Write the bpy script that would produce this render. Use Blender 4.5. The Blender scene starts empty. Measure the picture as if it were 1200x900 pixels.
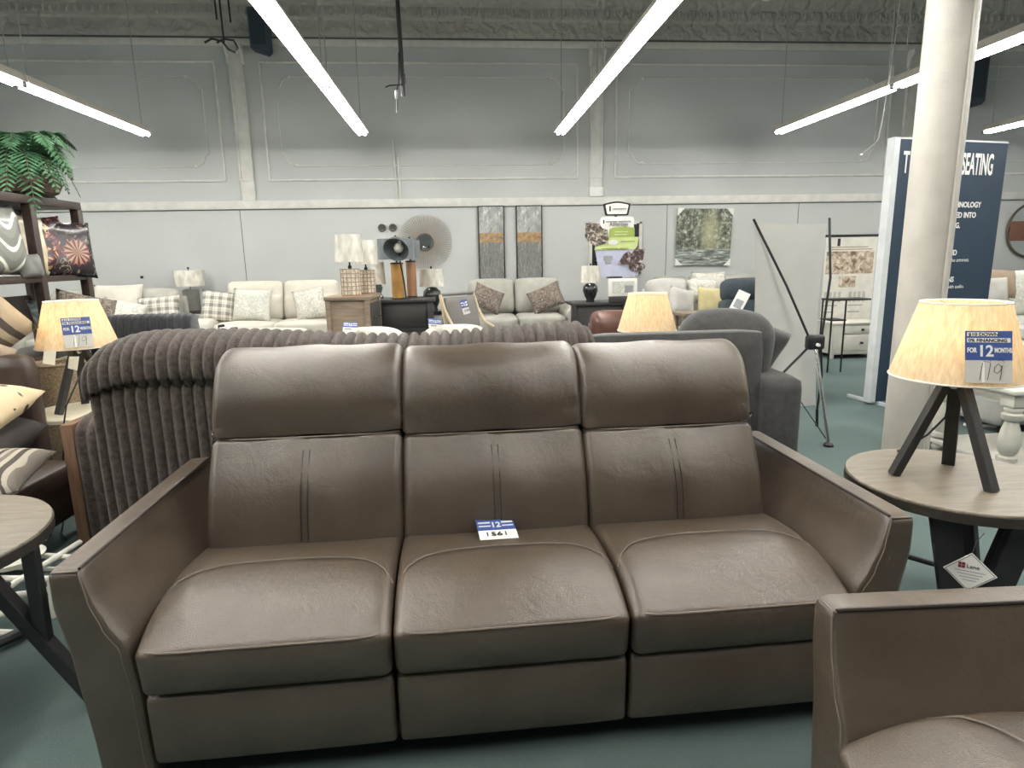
import bpy, bmesh, math, random
from mathutils import Vector, Matrix
random.seed(7)
PI = math.pi
S = bpy.context.scene
COL = S.collection
R = math.radians

# ------------------------------------------------------------------ materials
def lin(c):
    c = c / 255.0
    return c / 12.92 if c <= .04045 else ((c + .055) / 1.055) ** 2.4
def rgb(r, g, b): return (lin(r), lin(g), lin(b), 1)

def newmat(name):
    m = bpy.data.materials.new(name); m.use_nodes = True
    nt = m.node_tree; b = nt.nodes['Principled BSDF']
    return m, nt, b
def N(nt, t, **kw):
    n = nt.nodes.new(t)
    for k, v in kw.items():
        if k in n.inputs: n.inputs[k].default_value = v
        else: setattr(n, k, v)
    return n
def coords(nt, scale=(1, 1, 1), rot=(0, 0, 0)):
    tc = N(nt, 'ShaderNodeTexCoord'); mp = N(nt, 'ShaderNodeMapping')
    mp.inputs['Scale'].default_value = scale; mp.inputs['Rotation'].default_value = rot
    nt.links.new(tc.outputs['Object'], mp.inputs['Vector'])
    return mp.outputs['Vector']
def ramp(nt, fac, stops, interp='LINEAR'):
    r = N(nt, 'ShaderNodeValToRGB'); r.color_ramp.interpolation = interp
    e = r.color_ramp.elements
    while len(e) < len(stops): e.new(.5)
    for el, (p, c) in zip(e, stops): el.position = p; el.color = c
    nt.links.new(fac, r.inputs['Fac']); return r.outputs['Color']
def bump(nt, b, h, strength, dist=.01):
    n = N(nt, 'ShaderNodeBump'); n.inputs['Strength'].default_value = strength; n.inputs['Distance'].default_value = dist
    nt.links.new(h, n.inputs['Height']); nt.links.new(n.outputs['Normal'], b.inputs['Normal'])
def noise_tex(nt, v, scale, detail=3, rough=.5, dist=0):
    n = N(nt, 'ShaderNodeTexNoise'); n.inputs['Scale'].default_value = scale; n.inputs['Detail'].default_value = detail
    n.inputs['Roughness'].default_value = rough; n.inputs['Distortion'].default_value = dist
    nt.links.new(v, n.inputs['Vector']); return n.outputs['Fac']
def mat(name, c1, c2=None, rough=.6, metal=0, scale=8, bstr=0, bscale=60, stretch=(1, 1, 1), spec=None, sheen=0, lo=.35, hi=.65, coat=0):
    m, nt, b = newmat(name)
    b.inputs['Roughness'].default_value = rough; b.inputs['Metallic'].default_value = metal
    if spec is not None: b.inputs['Specular IOR Level'].default_value = spec
    if sheen: b.inputs['Sheen Weight'].default_value = sheen
    if coat: b.inputs['Coat Weight'].default_value = coat; b.inputs['Coat Roughness'].default_value = .15
    v = coords(nt, stretch)
    if c2 is None: c2 = tuple(x * .88 for x in c1[:3]) + (1,)
    f = noise_tex(nt, v, scale)
    nt.links.new(ramp(nt, f, [(lo, c2), (hi, c1)]), b.inputs['Base Color'])
    if bstr: bump(nt, b, noise_tex(nt, v, bscale, 4, .6), bstr)
    return m
def glow(name, c, s):
    m, nt, b = newmat(name)
    b.inputs['Base Color'].default_value = c
    b.inputs['Emission Color'].default_value = c; b.inputs['Emission Strength'].default_value = s
    return m
def mix(nt, a, b, f, mode='MIX'):
    n = N(nt, 'ShaderNodeMix'); n.data_type = 'RGBA'; n.blend_type = mode
    for s, i in ((f, 0), (a, 6), (b, 7)):
        if hasattr(s, 'links'): nt.links.new(s, n.inputs[i])
        else: n.inputs[i].default_value = s
    return n.outputs[2]
def maths(nt, op, a, b=0.0):
    n = N(nt, 'ShaderNodeMath'); n.operation = op
    for s, i in ((a, 0), (b, 1)):
        if hasattr(s, 'links'): nt.links.new(s, n.inputs[i])
        else: n.inputs[i].default_value = s
    return n.outputs[0]
def sep(nt, v):
    n = N(nt, 'ShaderNodeSeparateXYZ'); nt.links.new(v, n.inputs[0]); return n.outputs
def bands(nt, axis, per, duty, off=0):
    f = maths(nt, 'FRACT', maths(nt, 'ADD', maths(nt, 'DIVIDE', axis, per), 100.0 + off))
    return maths(nt, 'LESS_THAN', f, duty)

def plaid(name, base, line, per=.1):
    m, nt, b = newmat(name); b.inputs['Roughness'].default_value = .9
    o = sep(nt, coords(nt))
    a = maths(nt, 'MULTIPLY', maths(nt, 'ADD', bands(nt, o[0], per, .45), bands(nt, o[2], per, .45, .3)), .42)
    t = maths(nt, 'MULTIPLY', maths(nt, 'ADD', bands(nt, o[0], per, .08, .4), bands(nt, o[2], per, .08, .7)), .3)
    nt.links.new(mix(nt, base, line, maths(nt, 'ADD', a, t)), b.inputs['Base Color']); return m
def stripes(name, cols, per, axis=0, rough=.85, rot=(0, 0, 0), bst=0):
    m, nt, b = newmat(name); b.inputs['Roughness'].default_value = rough
    v = coords(nt, rot=rot); o = sep(nt, v)
    f = maths(nt, 'FRACT', maths(nt, 'ADD', maths(nt, 'DIVIDE', o[axis], per), 100.0))
    nt.links.new(ramp(nt, f, [(i / len(cols), c) for i, c in enumerate(cols)], 'CONSTANT'), b.inputs['Base Color'])
    if bst: bump(nt, b, noise_tex(nt, v, 90), bst)
    return m
def blotch(name, stops, scale=14, detail=3, dist=1.5, stretch=(1, 1, 1), rough=.85, vor=False, bst=0, metal=0, rot=(0, 0, 0)):
    m, nt, b = newmat(name); b.inputs['Roughness'].default_value = rough; b.inputs['Metallic'].default_value = metal
    v = coords(nt, stretch, rot)
    if vor:
        n = N(nt, 'ShaderNodeTexVoronoi'); n.inputs['Scale'].default_value = scale; n.feature = vor
        nt.links.new(v, n.inputs['Vector']); f = n.outputs['Distance']
    else: f = noise_tex(nt, v, scale, detail, .6, dist)
    nt.links.new(ramp(nt, f, stops), b.inputs['Base Color'])
    if bst: bump(nt, b, noise_tex(nt, v, scale * 4, 3), bst)
    return m
def wood(name, c1, c2, rough=.5, stretch=(3, 30, 30), spec=.4, scale=1.6):
    m, nt, b = newmat(name); b.inputs['Roughness'].default_value = rough; b.inputs['Specular IOR Level'].default_value = spec
    v = coords(nt, stretch); f = noise_tex(nt, v, scale, 5, .6, .8)
    nt.links.new(ramp(nt, f, [(.3, c2), (.7, c1)]), b.inputs['Base Color']); bump(nt, b, f, .08); return m

def leather_mat():
    m, nt, b = newmat('brown_leather')
    v = coords(nt)
    big = noise_tex(nt, v, 4.5, 5, .65, .6); mid = noise_tex(nt, v, 60, 4, .6)
    c = ramp(nt, big, [(.3, rgb(73, 62, 51)), (.55, rgb(82, 71, 59)), (.75, rgb(92, 80, 67))])
    c = mix(nt, c, rgb(50, 42, 37), maths(nt, 'MULTIPLY', mid, .25))
    nt.links.new(c, b.inputs['Base Color'])
    rr = N(nt, 'ShaderNodeMapRange'); rr.inputs[3].default_value = .25; rr.inputs[4].default_value = .36
    nt.links.new(big, rr.inputs[0]); nt.links.new(rr.outputs[0], b.inputs['Roughness'])
    b.inputs['Specular IOR Level'].default_value = .85
    vo = N(nt, 'ShaderNodeTexVoronoi'); vo.inputs['Scale'].default_value = 420; nt.links.new(v, vo.inputs['Vector'])
    h = maths(nt, 'ADD', maths(nt, 'MULTIPLY', vo.outputs['Distance'], .35), maths(nt, 'MULTIPLY', noise_tex(nt, v, 14, 4, .6, .5), 2.0))
    bump(nt, b, h, .3, .006)
    return m
def carpet_mat():
    m, nt, b = newmat('teal_carpet'); b.inputs['Roughness'].default_value = .95; b.inputs['Specular IOR Level'].default_value = .1
    v = coords(nt); big = noise_tex(nt, v, 1.3, 4); fine = noise_tex(nt, v, 140, 3, .7)
    c = ramp(nt, big, [(.3, rgb(94, 109, 107)), (.7, rgb(104, 119, 116))])
    c = mix(nt, c, rgb(66, 79, 78), maths(nt, 'MULTIPLY', fine, .6))
    nt.links.new(c, b.inputs['Base Color']); bump(nt, b, fine, .25, .004); return m
def shade_mat():
    m, nt, b = newmat('string_shade_fabric')
    nt.nodes.remove(b); out = nt.nodes['Material Output']
    v = coords(nt, (70, 70, 4)); f = noise_tex(nt, v, 1.2, 4, .6, .3)
    c = ramp(nt, f, [(.3, rgb(222, 203, 168)), (.65, rgb(244, 232, 208))])
    d = N(nt, 'ShaderNodeBsdfDiffuse'); t = N(nt, 'ShaderNodeBsdfTranslucent'); mx = N(nt, 'ShaderNodeMixShader')
    mx.inputs[0].default_value = .55
    nt.links.new(c, d.inputs[0]); nt.links.new(c, t.inputs[0])
    nt.links.new(d.outputs[0], mx.inputs[1]); nt.links.new(t.outputs[0], mx.inputs[2]); nt.links.new(mx.outputs[0], out.inputs[0])
    return m
def cornice_mat():
    m, nt, b = newmat('pressed_tin_paint'); b.inputs['Roughness'].default_value = .55
    b.inputs['Base Color'].default_value = rgb(172, 171, 164)
    v = coords(nt); o = sep(nt, v)
    w = N(nt, 'ShaderNodeTexWave'); w.wave_type = 'BANDS'; w.bands_direction = 'DIAGONAL'
    w.inputs['Scale'].default_value = 1.7; w.inputs['Distortion'].default_value = 9; w.inputs['Detail'].default_value = 2; w.inputs['Detail Scale'].default_value = 2.5
    nt.links.new(v, w.inputs['Vector'])
    bump(nt, b, w.outputs['Fac'], .6, .03); return m
def art_mat(name):
    # silvery panel painting: pale blotches above, ochre band, grey scratches below
    m, nt, b = newmat(name); b.inputs['Roughness'].default_value = .45
    v = coords(nt); o = sep(nt, v)
    scr = noise_tex(nt, coords(nt, (26, 26, 5)), 1.5, 5, .7, 1.5)
    low = ramp(nt, scr, [(.3, rgb(88, 89, 86)), (.55, rgb(125, 126, 122)), (.75, rgb(176, 176, 170))])
    top = ramp(nt, noise_tex(nt, coords(nt, (10, 10, 4)), 1.6, 4, .6, .8), [(.35, rgb(128, 132, 131)), (.55, rgb(160, 163, 160)), (.7, rgb(214, 216, 210))])
    gold = ramp(nt, noise_tex(nt, v, 16, 4), [(.3, rgb(122, 98, 70)), (.7, rgb(178, 148, 108))])
    f1 = maths(nt, 'GREATER_THAN', o[2], .16); f2 = maths(nt, 'GREATER_THAN', o[2], .02)
    c = mix(nt, low, gold, f2); c = mix(nt, c, top, f1)
    nt.links.new(c, b.inputs['Base Color']); return m
def forest_mat():
    m, nt, b = newmat('forest_river_painting'); b.inputs['Roughness'].default_value = .5
    v = coords(nt); o = sep(nt, v)
    leaf = ramp(nt, noise_tex(nt, v, 17, 6, .8, .6), [(.36, rgb(46, 50, 44)), (.47, rgb(88, 94, 80)), (.55, rgb(136, 142, 122)), (.66, rgb(206, 208, 194))])
    tr = ramp(nt, noise_tex(nt, coords(nt, (16, 16, 1.2)), 1.4, 3, .5, .6), [(.40, rgb(38, 38, 32)), (.48, rgb(255, 255, 255))])
    left = mix(nt, leaf, tr, .45, 'MULTIPLY')
    dx = maths(nt, 'SUBTRACT', o[0], .09); dz = maths(nt, 'MULTIPLY', maths(nt, 'SUBTRACT', o[2], .05), .45)
    d = maths(nt, 'SQRT', maths(nt, 'ADD', maths(nt, 'MULTIPLY', dx, dx), maths(nt, 'MULTIPLY', dz, dz)))
    gl = N(nt, 'ShaderNodeMapRange'); gl.inputs[1].default_value = .03; gl.inputs[2].default_value = .2; gl.inputs[3].default_value = .62; gl.inputs[4].default_value = 0
    nt.links.new(d, gl.inputs[0])
    c = mix(nt, left, rgb(182, 178, 142), gl.outputs[0])
    water = ramp(nt, noise_tex(nt, coords(nt, (3, 3, 22)), 1.8, 4, .6, .6), [(.35, rgb(66, 72, 66)), (.5, rgb(120, 128, 122)), (.65, rgb(196, 200, 196))])
    wz = N(nt, 'ShaderNodeMapRange'); wz.inputs[1].default_value = -.22; wz.inputs[2].default_value = -.14; wz.inputs[3].default_value = 1; wz.inputs[4].default_value = 0
    nt.links.new(o[2], wz.inputs[0])
    nt.links.new(mix(nt, c, water, wz.outputs[0]), b.inputs['Base Color']); return m
def ogee_mat():
    m, nt, b = newmat('grey_ogee_fabric'); b.inputs['Roughness'].default_value = .35; b.inputs['Coat Weight'].default_value = .5
    o = sep(nt, coords(nt))
    s = maths(nt, 'MULTIPLY', maths(nt, 'SINE', maths(nt, 'MULTIPLY', o[0], 26.0)), .045)
    f = maths(nt, 'FRACT', maths(nt, 'ADD', maths(nt, 'DIVIDE', maths(nt, 'ADD', o[2], s), .14), 50.0))
    nt.links.new(ramp(nt, f, [(0, rgb(120, 121, 114)), (.3, rgb(132, 133, 126)), (.7, rgb(226, 224, 212)), (.92, rgb(120, 121, 114))], 'CONSTANT'), b.inputs['Base Color'])
    return m

M = dict(
    leather=leather_mat(), carpet=carpet_mat(), shade=shade_mat(), tin=cornice_mat(),
    seam=mat('leather_seam', rgb(112, 101, 90), rough=.5), seam_dark=mat('leather_seam_dark', rgb(44, 36, 32), rough=.6),
    wall=mat('grey_wall_paint', rgb(187, 190, 188), rgb(181, 184, 182), rough=.55, scale=1.2, bstr=.04, bscale=30, spec=.3),
    trim=mat('pale_trim_paint', rgb(212, 211, 204), rough=.5, spec=.3),
    ceiling=mat('ceiling_paint', rgb(160, 160, 155), rough=.8, bstr=.1, bscale=20),
    groove=mat('dark_joint', rgb(96, 97, 93), rough=.7),
    column=mat('column_paint', rgb(182, 178, 169), rgb(170, 166, 157), rough=.5, scale=5, bstr=.35, bscale=26),
    tube=glow('lit_tube', (1.0, .99, .955, 1), 38.0), bulb=glow('warm_bulb', (1.0, .87, .69, 1), 33.0),
    housing=mat('white_metal_housing', rgb(205, 198, 188), rough=.4), dark_metal=mat('dark_metal', rgb(40, 41, 42), rough=.45, metal=.5),
    blackm=mat('black_plastic', rgb(24, 25, 27), rough=.4), chrome=mat('chrome', rgb(225, 226, 226), rough=.2, metal=1),
    cordm=mat('black_cord', rgb(22, 22, 23), rough=.6), wire=mat('steel_wire', rgb(150, 150, 146), rough=.5),
    lampwood=mat('charcoal_stained_wood', rgb(46, 45, 44), rgb(36, 35, 35), rough=.5, stretch=(8, 8, 1), scale=6),
    tablewood=wood('weathered_grey_wood', rgb(124, 115, 101), rgb(94, 87, 76), rough=.40),
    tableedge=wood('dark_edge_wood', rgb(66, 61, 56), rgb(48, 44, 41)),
    plank=mat('dark_plank', rgb(54, 54, 55), rgb(44, 44, 45), rough=.55),
    plush=mat('brown_plush', rgb(90, 80, 72), rgb(64, 56, 50), rough=.95, scale=45, bstr=.9, bscale=160, sheen=.3, spec=.1),
    navyplush=mat('charcoal_plush', rgb(50, 51, 55), rgb(40, 41, 45), rough=.9, scale=40, bstr=.5, bscale=150, sheen=.3),
    board=mat('brown_side_board', rgb(128, 98, 76), rgb(112, 84, 64), rough=.7, stretch=(20, 20, 1)),
    ivory=mat('ivory_boucle', rgb(226, 222, 210), rgb(212, 207, 195), rough=.95, scale=90, bstr=.5, bscale=150),
    cream=mat('cream_upholstery', rgb(204, 200, 187), rgb(194, 190, 177), rough=.9, bstr=.15, bscale=120),
    greyfab=mat('pale_grey_upholstery', rgb(168, 167, 158), rgb(156, 155, 146), rough=.9, bstr=.15, bscale=120),
    ltgrey=mat('light_grey_fabric', rgb(184, 182, 176), rgb(170, 169, 163), rough=.9, bstr=.15, bscale=120),
    dkgrey=mat('dark_grey_fabric', rgb(62, 61, 60), rgb(52, 51, 51), rough=.9, scale=25, bstr=.25, bscale=140, sheen=.2),
    teal=mat('dark_teal_fabric', rgb(50, 61, 67), rgb(43, 53, 59), rough=.85, scale=20),
    brownl=mat('oxblood_leather', rgb(98, 66, 56), rgb(84, 55, 47), rough=.35),
    dkbrown=mat('dark_brown_leather', rgb(68, 54, 46), rgb(50, 40, 34), rough=.4, scale=10),
    espresso=wood('espresso_wood', rgb(62, 48, 42), rgb(46, 36, 32), rough=.45),
    oak=wood('weathered_oak', rgb(140, 124, 106), rgb(108, 95, 82), rough=.6), darkchest=wood('black_stained_wood', rgb(62, 60, 58), rgb(46, 45, 44), rough=.5),
    whitewood=mat('white_painted_wood', rgb(206, 203, 192), rough=.45), white=mat('white_paper', rgb(232, 231, 225), rough=.7),
    sleeve=mat('clear_grey_sleeve', rgb(196, 194, 186), rough=.25), blue=mat('blue_print', rgb(54, 78, 140), rough=.5), ink=mat('black_ink', rgb(36, 36, 40), rough=.6),
    brightshade=mat('wrapped_shade', rgb(226, 223, 212), rgb(190, 187, 176), rough=.2, scale=14, stretch=(1, 1, .5), bstr=.7, bscale=10),
    greyshade=mat('grey_drum_shade', rgb(112, 117, 120), rgb(98, 103, 106), rough=.5), greyblock=mat('grey_block', rgb(122, 122, 116), rgb(106, 106, 101), rough=.6),
    glass=mat('smoky_glass', rgb(116, 122, 124), rgb(90, 97, 100), rough=.12, coat=1), brass=mat('brushed_brass', rgb(192, 152, 92), rgb(170, 130, 76), rough=.35, metal=.6),
    rays=mat('champagne_wire', rgb(168, 160, 148), rough=.45, metal=.2),
    copper=mat('copper_column', rgb(168, 128, 98), rough=.4, metal=.5),
    blackvase=mat('black_ceramic', rgb(34, 36, 38), rough=.22, coat=.4), mirror=mat('mirror_glass', rgb(215, 218, 218), rgb(213, 216, 216), rough=.03, metal=1),
    bronze=mat('aged_bronze', rgb(104, 96, 86), rough=.4, metal=.6), wicker=blotch('wicker', [(.4, rgb(222, 214, 198)), (.6, rgb(188, 172, 156))], 40, 2, 0),
    basket=blotch('dark_wicker', [(.35, rgb(52, 42, 36)), (.6, rgb(112, 92, 78))], 45, 3, 2, (1, 1, 2.4), bst=.9),
    tanwick=blotch('tan_wicker', [(.35, rgb(120, 102, 80)), (.6, rgb(168, 150, 124))], 40, 3, 2, (1, 1, 2.4), bst=.6),
    fern=blotch('fern_green', [(.3, rgb(42, 84, 54)), (.6, rgb(84, 132, 92)), (.8, rgb(124, 164, 124))], 9, 3, 1),
    stem=mat('fern_stem', rgb(78, 74, 50), rough=.6),
    plaid=plaid('grey_plaid', rgb(208, 204, 192), rgb(96, 94, 92)), floralp=blotch('pale_scroll_fabric', [(.40, rgb(214, 211, 200)), (.5, rgb(160, 160, 152)), (.56, rgb(214, 211, 200))], 15, 2, 2.5),
    scrollb=blotch('brown_scroll_fabric', [(.42, rgb(92, 82, 76)), (.5, rgb(150, 138, 126)), (.56, rgb(92, 82, 76))], 10, 2, 3),
    darkfloral=blotch('dark_floral_fabric', [(.36, rgb(46, 36, 38)), (.5, rgb(62, 48, 50)), (.57, rgb(140, 66, 66)), (.62, rgb(206, 188, 134)), (.66, rgb(52, 42, 44))], 9, 3, 2.6, rough=.25),
    darkcircle=blotch('dark_circle_fabric', [(0, rgb(206, 196, 170)), (.12, rgb(120, 60, 58)), (.22, rgb(220, 206, 170)), (.27, rgb(52, 42, 44)), (1, rgb(44, 36, 38))], 8, vor='F1', rough=.25),
    specks=blotch('black_speckled_fabric', [(.0, rgb(150, 148, 140)), (.08, rgb(52, 47, 44)), (1, rgb(44, 40, 38))], 16, vor='F1'),
    ogee=ogee_mat(), creamsat=mat('cream_satin', rgb(218, 208, 184), rgb(190, 178, 152), rough=.25, scale=9, bstr=.3, bscale=9),
    tealsat=blotch('teal_brown_print', [(.35, rgb(70, 66, 58)), (.5, rgb(132, 150, 150)), (.65, rgb(206, 206, 198))], 6, 2, 1.5, rough=.3),
    stripe=stripes('tan_stripe_canvas', [rgb(160, 140, 112), rgb(160, 140, 112), rgb(86, 76, 66), rgb(176, 158, 130), rgb(112, 98, 82), rgb(180, 164, 138), rgb(80, 71, 63), rgb(158, 140, 114)], .30, 0, bst=.3),
    beige=blotch('beige_triangle_print', [(0, rgb(58, 50, 44)), (.30, rgb(70, 62, 54)), (.33, rgb(214, 194, 158)), (1, rgb(208, 188, 152))], 13, vor='F1', stretch=(1, .2, 1.5)),
    zebra=stripes('black_white_weave', [rgb(176, 168, 152), rgb(78, 72, 66), rgb(170, 162, 148), rgb(120, 112, 102)], .05, 0, rot=(0, 0, .6), bst=.3),
    yellow=mat('mustard_fabric', rgb(188, 178, 134), rough=.9), navy=mat('navy_board', rgb(44, 60, 76), rgb(41, 57, 73), rough=.55, spec=.3),
    boardedge=mat('pale_board_edge', rgb(206, 210, 210), rough=.5), cloth=mat('white_banner_vinyl', rgb(206, 205, 200), rgb(200, 199, 194), rough=.55, scale=3, bstr=.12, bscale=5),
    green1=mat('lime_print', rgb(150, 168, 82), rough=.5), green2=mat('pale_lime_print', rgb(192, 206, 142), rough=.5), lilac=mat('lilac_print', rgb(186, 190, 210), rough=.5), greyprint=mat('grey_print', rgb(150, 152, 156), rough=.5),
    photo1=blotch('family_photo_print', [(.35, rgb(44, 42, 42)), (.52, rgb(104, 96, 88)), (.66, rgb(206, 192, 176))], 22, 4, .6),
    photo2=blotch('recliner_photo_print', [(.35, rgb(42, 40, 40)), (.52, rgb(86, 66, 62)), (.68, rgb(186, 180, 178))], 20, 4, .6),
    sepia=blotch('sepia_photo_print', [(.35, rgb(110, 92, 76)), (.5, rgb(178, 162, 142)), (.66, rgb(218, 208, 190))], 12, 4, 1),
    sheet=mat('off_white_print', rgb(216, 214, 204), rough=.5), art=art_mat('silver_panel_painting'), forest=forest_mat(),
    rattanw=mat('blonde_bent_wood', rgb(186, 170, 142), rough=.5), red=mat('dark_red_print', rgb(124, 44, 44), rough=.5), whitemetal=mat('white_enamel', rgb(226, 224, 214), rough=.4),
    ceramicwhite=mat('glossy_white_top', rgb(232, 226, 204), rough=.3), brownthing=mat('reddish_brown_wood', rgb(116, 82, 66), rough=.5), grille=mat('blue_black_grille', rgb(46, 56, 68), rough=.7), speaker=mat('blue_grey_speaker', rgb(62, 74, 86), rough=.6),
    foliagepat=blotch('pale_leaf_fabric', [(.40, rgb(212, 210, 200)), (.52, rgb(172, 176, 168)), (.6, rgb(205, 203, 193))], 18, 3, 2),
    kraft=mat('beige_taupe_fabric', rgb(160, 142, 122), rough=.9), insidecard=mat('warm_lamp_tag', rgb(228, 220, 196), rough=.6),
)

def flower_mat():
    m, nt, b = newmat('big_flower_fabric'); b.inputs['Roughness'].default_value = .25
    v = coords(nt); o = sep(nt, v)
    x = maths(nt, 'SUBTRACT', o[0], .03); z = maths(nt, 'ADD', o[2], .03)
    r_ = maths(nt, 'SQRT', maths(nt, 'ADD', maths(nt, 'MULTIPLY', x, x), maths(nt, 'MULTIPLY', z, z)))
    pet = maths(nt, 'SINE', maths(nt, 'MULTIPLY', maths(nt, 'ARCTAN2', z, x), 13.0))
    p = ramp(nt, maths(nt, 'ADD', maths(nt, 'MULTIPLY', pet, .5), .5), [(.3, rgb(96, 44, 50)), (.7, rgb(164, 132, 108))])
    bg = ramp(nt, noise_tex(nt, v, 13, 2, .5, 2.2), [(.5, rgb(46, 40, 44)), (.58, rgb(58, 50, 52)), (.62, rgb(170, 152, 120)), (.65, rgb(48, 42, 46))])
    nt.links.new(mix(nt, bg, p, maths(nt, 'LESS_THAN', maths(nt, 'ADD', r_, maths(nt, 'MULTIPLY', pet, .012)), .095)), b.inputs['Base Color']); return m
M['flower'] = flower_mat()

# ------------------------------------------------------------------ mesh helpers
def obj(name, bm, m, parent=None, loc=None, rot=None, smooth=35, T=None):
    if T is not None: bm.transform(T)
    bmesh.ops.recalc_face_normals(bm, faces=bm.faces)
    me = bpy.data.meshes.new(name); bm.to_mesh(me); bm.free()
    if smooth:
        for p in me.polygons: p.use_smooth = True
        if smooth < 180: me.set_sharp_from_angle(angle=R(smooth))
    me.materials.append(m)
    o = bpy.data.objects.new(name, me); COL.objects.link(o)
    if loc is not None: o.location = loc
    if rot is not None: o.rotation_euler = rot
    if parent is not None: o.parent = parent
    return o
def tag(o, label, cat, group=None):
    o['label'] = label; o['category'] = cat
    if group: o['group'] = group
    return o
def thing(name, label, cat, loc=(0, 0, 0), rz=0, group=None):
    o = bpy.data.objects.new(name, None); COL.objects.link(o); o.empty_display_size = .1
    o.location = loc; o.rotation_euler = (0, 0, rz)
    return tag(o, label, cat, group)
def struct(name, bm, m, smooth=35, parent=None):
    o = obj(name, bm, m, parent, smooth=smooth)
    if parent is None: o['kind'] = 'structure'
    return o
def B(): return bmesh.new()
def join(bm, b2):
    me = bpy.data.meshes.new('t'); b2.to_mesh(me); b2.free(); bm.from_mesh(me); bpy.data.meshes.remove(me); return bm
def bx(bm, c, s, bev=0, rot=None, seg=2):
    b = B(); bmesh.ops.create_cube(b, size=1); bmesh.ops.scale(b, vec=s, verts=b.verts)
    if bev: bmesh.ops.bevel(b, geom=list(b.edges), offset=bev, segments=seg, affect='EDGES', profile=.5)
    if rot is not None: b.transform(rot.to_4x4() if len(rot) == 3 else rot)
    bmesh.ops.translate(b, vec=c, verts=b.verts); return join(bm, b)
def lo_hi(bm, a, b, bev=0): return bx(bm, [(x + y) / 2 for x, y in zip(a, b)], [abs(y - x) for x, y in zip(a, b)], bev)
def frame_at(d):
    d = d.normalized(); up = Vector((0, 0, 1)) if abs(d.z) < .95 else Vector((0, 1, 0))
    a = d.cross(up).normalized(); return a, d.cross(a).normalized()
def tube(bm, pts, r, n=8, closed=False):
    pts = [Vector(p) for p in pts]; rs = r if isinstance(r, (list, tuple)) else [r] * len(pts); L = len(pts); rings = []
    a0 = None
    for i, p in enumerate(pts):
        d = (pts[(i + 1) % L] - pts[i - 1]) if closed else (pts[min(i + 1, L - 1)] - pts[max(i - 1, 0)])
        if a0 is None: a, b = frame_at(d)
        else:
            dn = d.normalized(); a = (a0 - dn * a0.dot(dn)).normalized(); b = dn.cross(a)
        a0 = a
        rings.append([bm.verts.new(p + (a * math.cos(2 * PI * k / n) + b * math.sin(2 * PI * k / n)) * rs[i]) for k in range(n)])
    for i in range(L if closed else L - 1):
        A, Bq = rings[i], rings[(i + 1) % L]
        for k in range(n): bm.faces.new((A[k], A[(k + 1) % n], Bq[(k + 1) % n], Bq[k]))
    if not closed: bm.faces.new(rings[0]); bm.faces.new(rings[-1])
    return bm
def bar(bm, p0, p1, w, h, up=None, bev=0):
    p0, p1 = Vector(p0), Vector(p1); d = (p1 - p0); L = d.length; d.normalize()
    u = Vector(up) if up is not None else (Vector((0, 0, 1)) if abs(d.z) < .95 else Vector((0, 1, 0)))
    s = d.cross(u).normalized(); u = s.cross(d).normalized()
    m = Matrix((s, d, u)).transposed()
    return bx(bm, (p0 + p1) / 2, (w, L, h), bev, m)
def lathe(bm, prof, n=24, c=(0, 0, 0), cap=True):
    rings = []
    for r, z in prof:
        rings.append([bm.verts.new((c[0] + r * math.cos(2 * PI * k / n), c[1] + r * math.sin(2 * PI * k / n), c[2] + z)) for k in range(n)])
    for A, Bq in zip(rings, rings[1:]):
        for k in range(n): bm.faces.new((A[k], A[(k + 1) % n], Bq[(k + 1) % n], Bq[k]))
    if cap:
        for q in (rings[0], rings[-1]):
            bm.faces.new(q)
    return bm
def prism(bm, pts, t, plane='xz', c=(0, 0, 0)):
    # outline in a plane, thickness t centred on it
    def P(u, v, w): return {'xz': (u, w, v), 'xy': (u, v, w), 'yz': (w, u, v)}[plane]
    A = [bm.verts.new(Vector(P(u, v, -t / 2)) + Vector(c)) for u, v in pts]
    Bq = [bm.verts.new(Vector(P(u, v, t / 2)) + Vector(c)) for u, v in pts]
    bm.faces.new(A); bm.faces.new(Bq[::-1]); n = len(pts)
    for k in range(n): bm.faces.new((A[k], A[(k + 1) % n], Bq[(k + 1) % n], Bq[k]))
    return bm
def ellipse(rx, rz, n=28, cx=0, cz=0): return [(cx + rx * math.cos(2 * PI * k / n), cz + rz * math.sin(2 * PI * k / n)) for k in range(n)]
def fillet(pts, rads, n=5, ds=None):
    out = []; L = len(pts)
    for i, p in enumerate(pts):
        p = Vector(p); r = rads[i] if isinstance(rads, (list, tuple)) else rads
        a, b = Vector(pts[i - 1]) - p, Vector(pts[(i + 1) % L]) - p
        ra, rb = min(r, a.length * .48), min(r, b.length * .48)
        if r <= 0: out.append(p); continue
        q0, q1 = p + a.normalized() * ra, p + b.normalized() * rb
        for k in range(n + 1):
            t = k / n; out.append(q0 * (1 - t) ** 2 + p * 2 * t * (1 - t) + q1 * t * t)
    if ds:
        res = []
        for i, p in enumerate(out):
            q = out[(i + 1) % len(out)]; d = (q - p).length; m = max(1, int(d / ds))
            if d < 1e-6: continue
            for k in range(m): res.append(p.lerp(q, k / m))
        out = res
    return out
def normals2d(P):
    area = sum(P[i].x * P[(i + 1) % len(P)].y - P[(i + 1) % len(P)].x * P[i].y for i in range(len(P)))
    s = 1 if area > 0 else -1; L = len(P); ns = []
    for i in range(L):
        d = P[(i + 1) % L] - P[i - 1]
        ns.append(Vector((d.y, -d.x)).normalized() * s if d.length > 1e-9 else Vector((0, 0)))
    return ns      # outward
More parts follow.
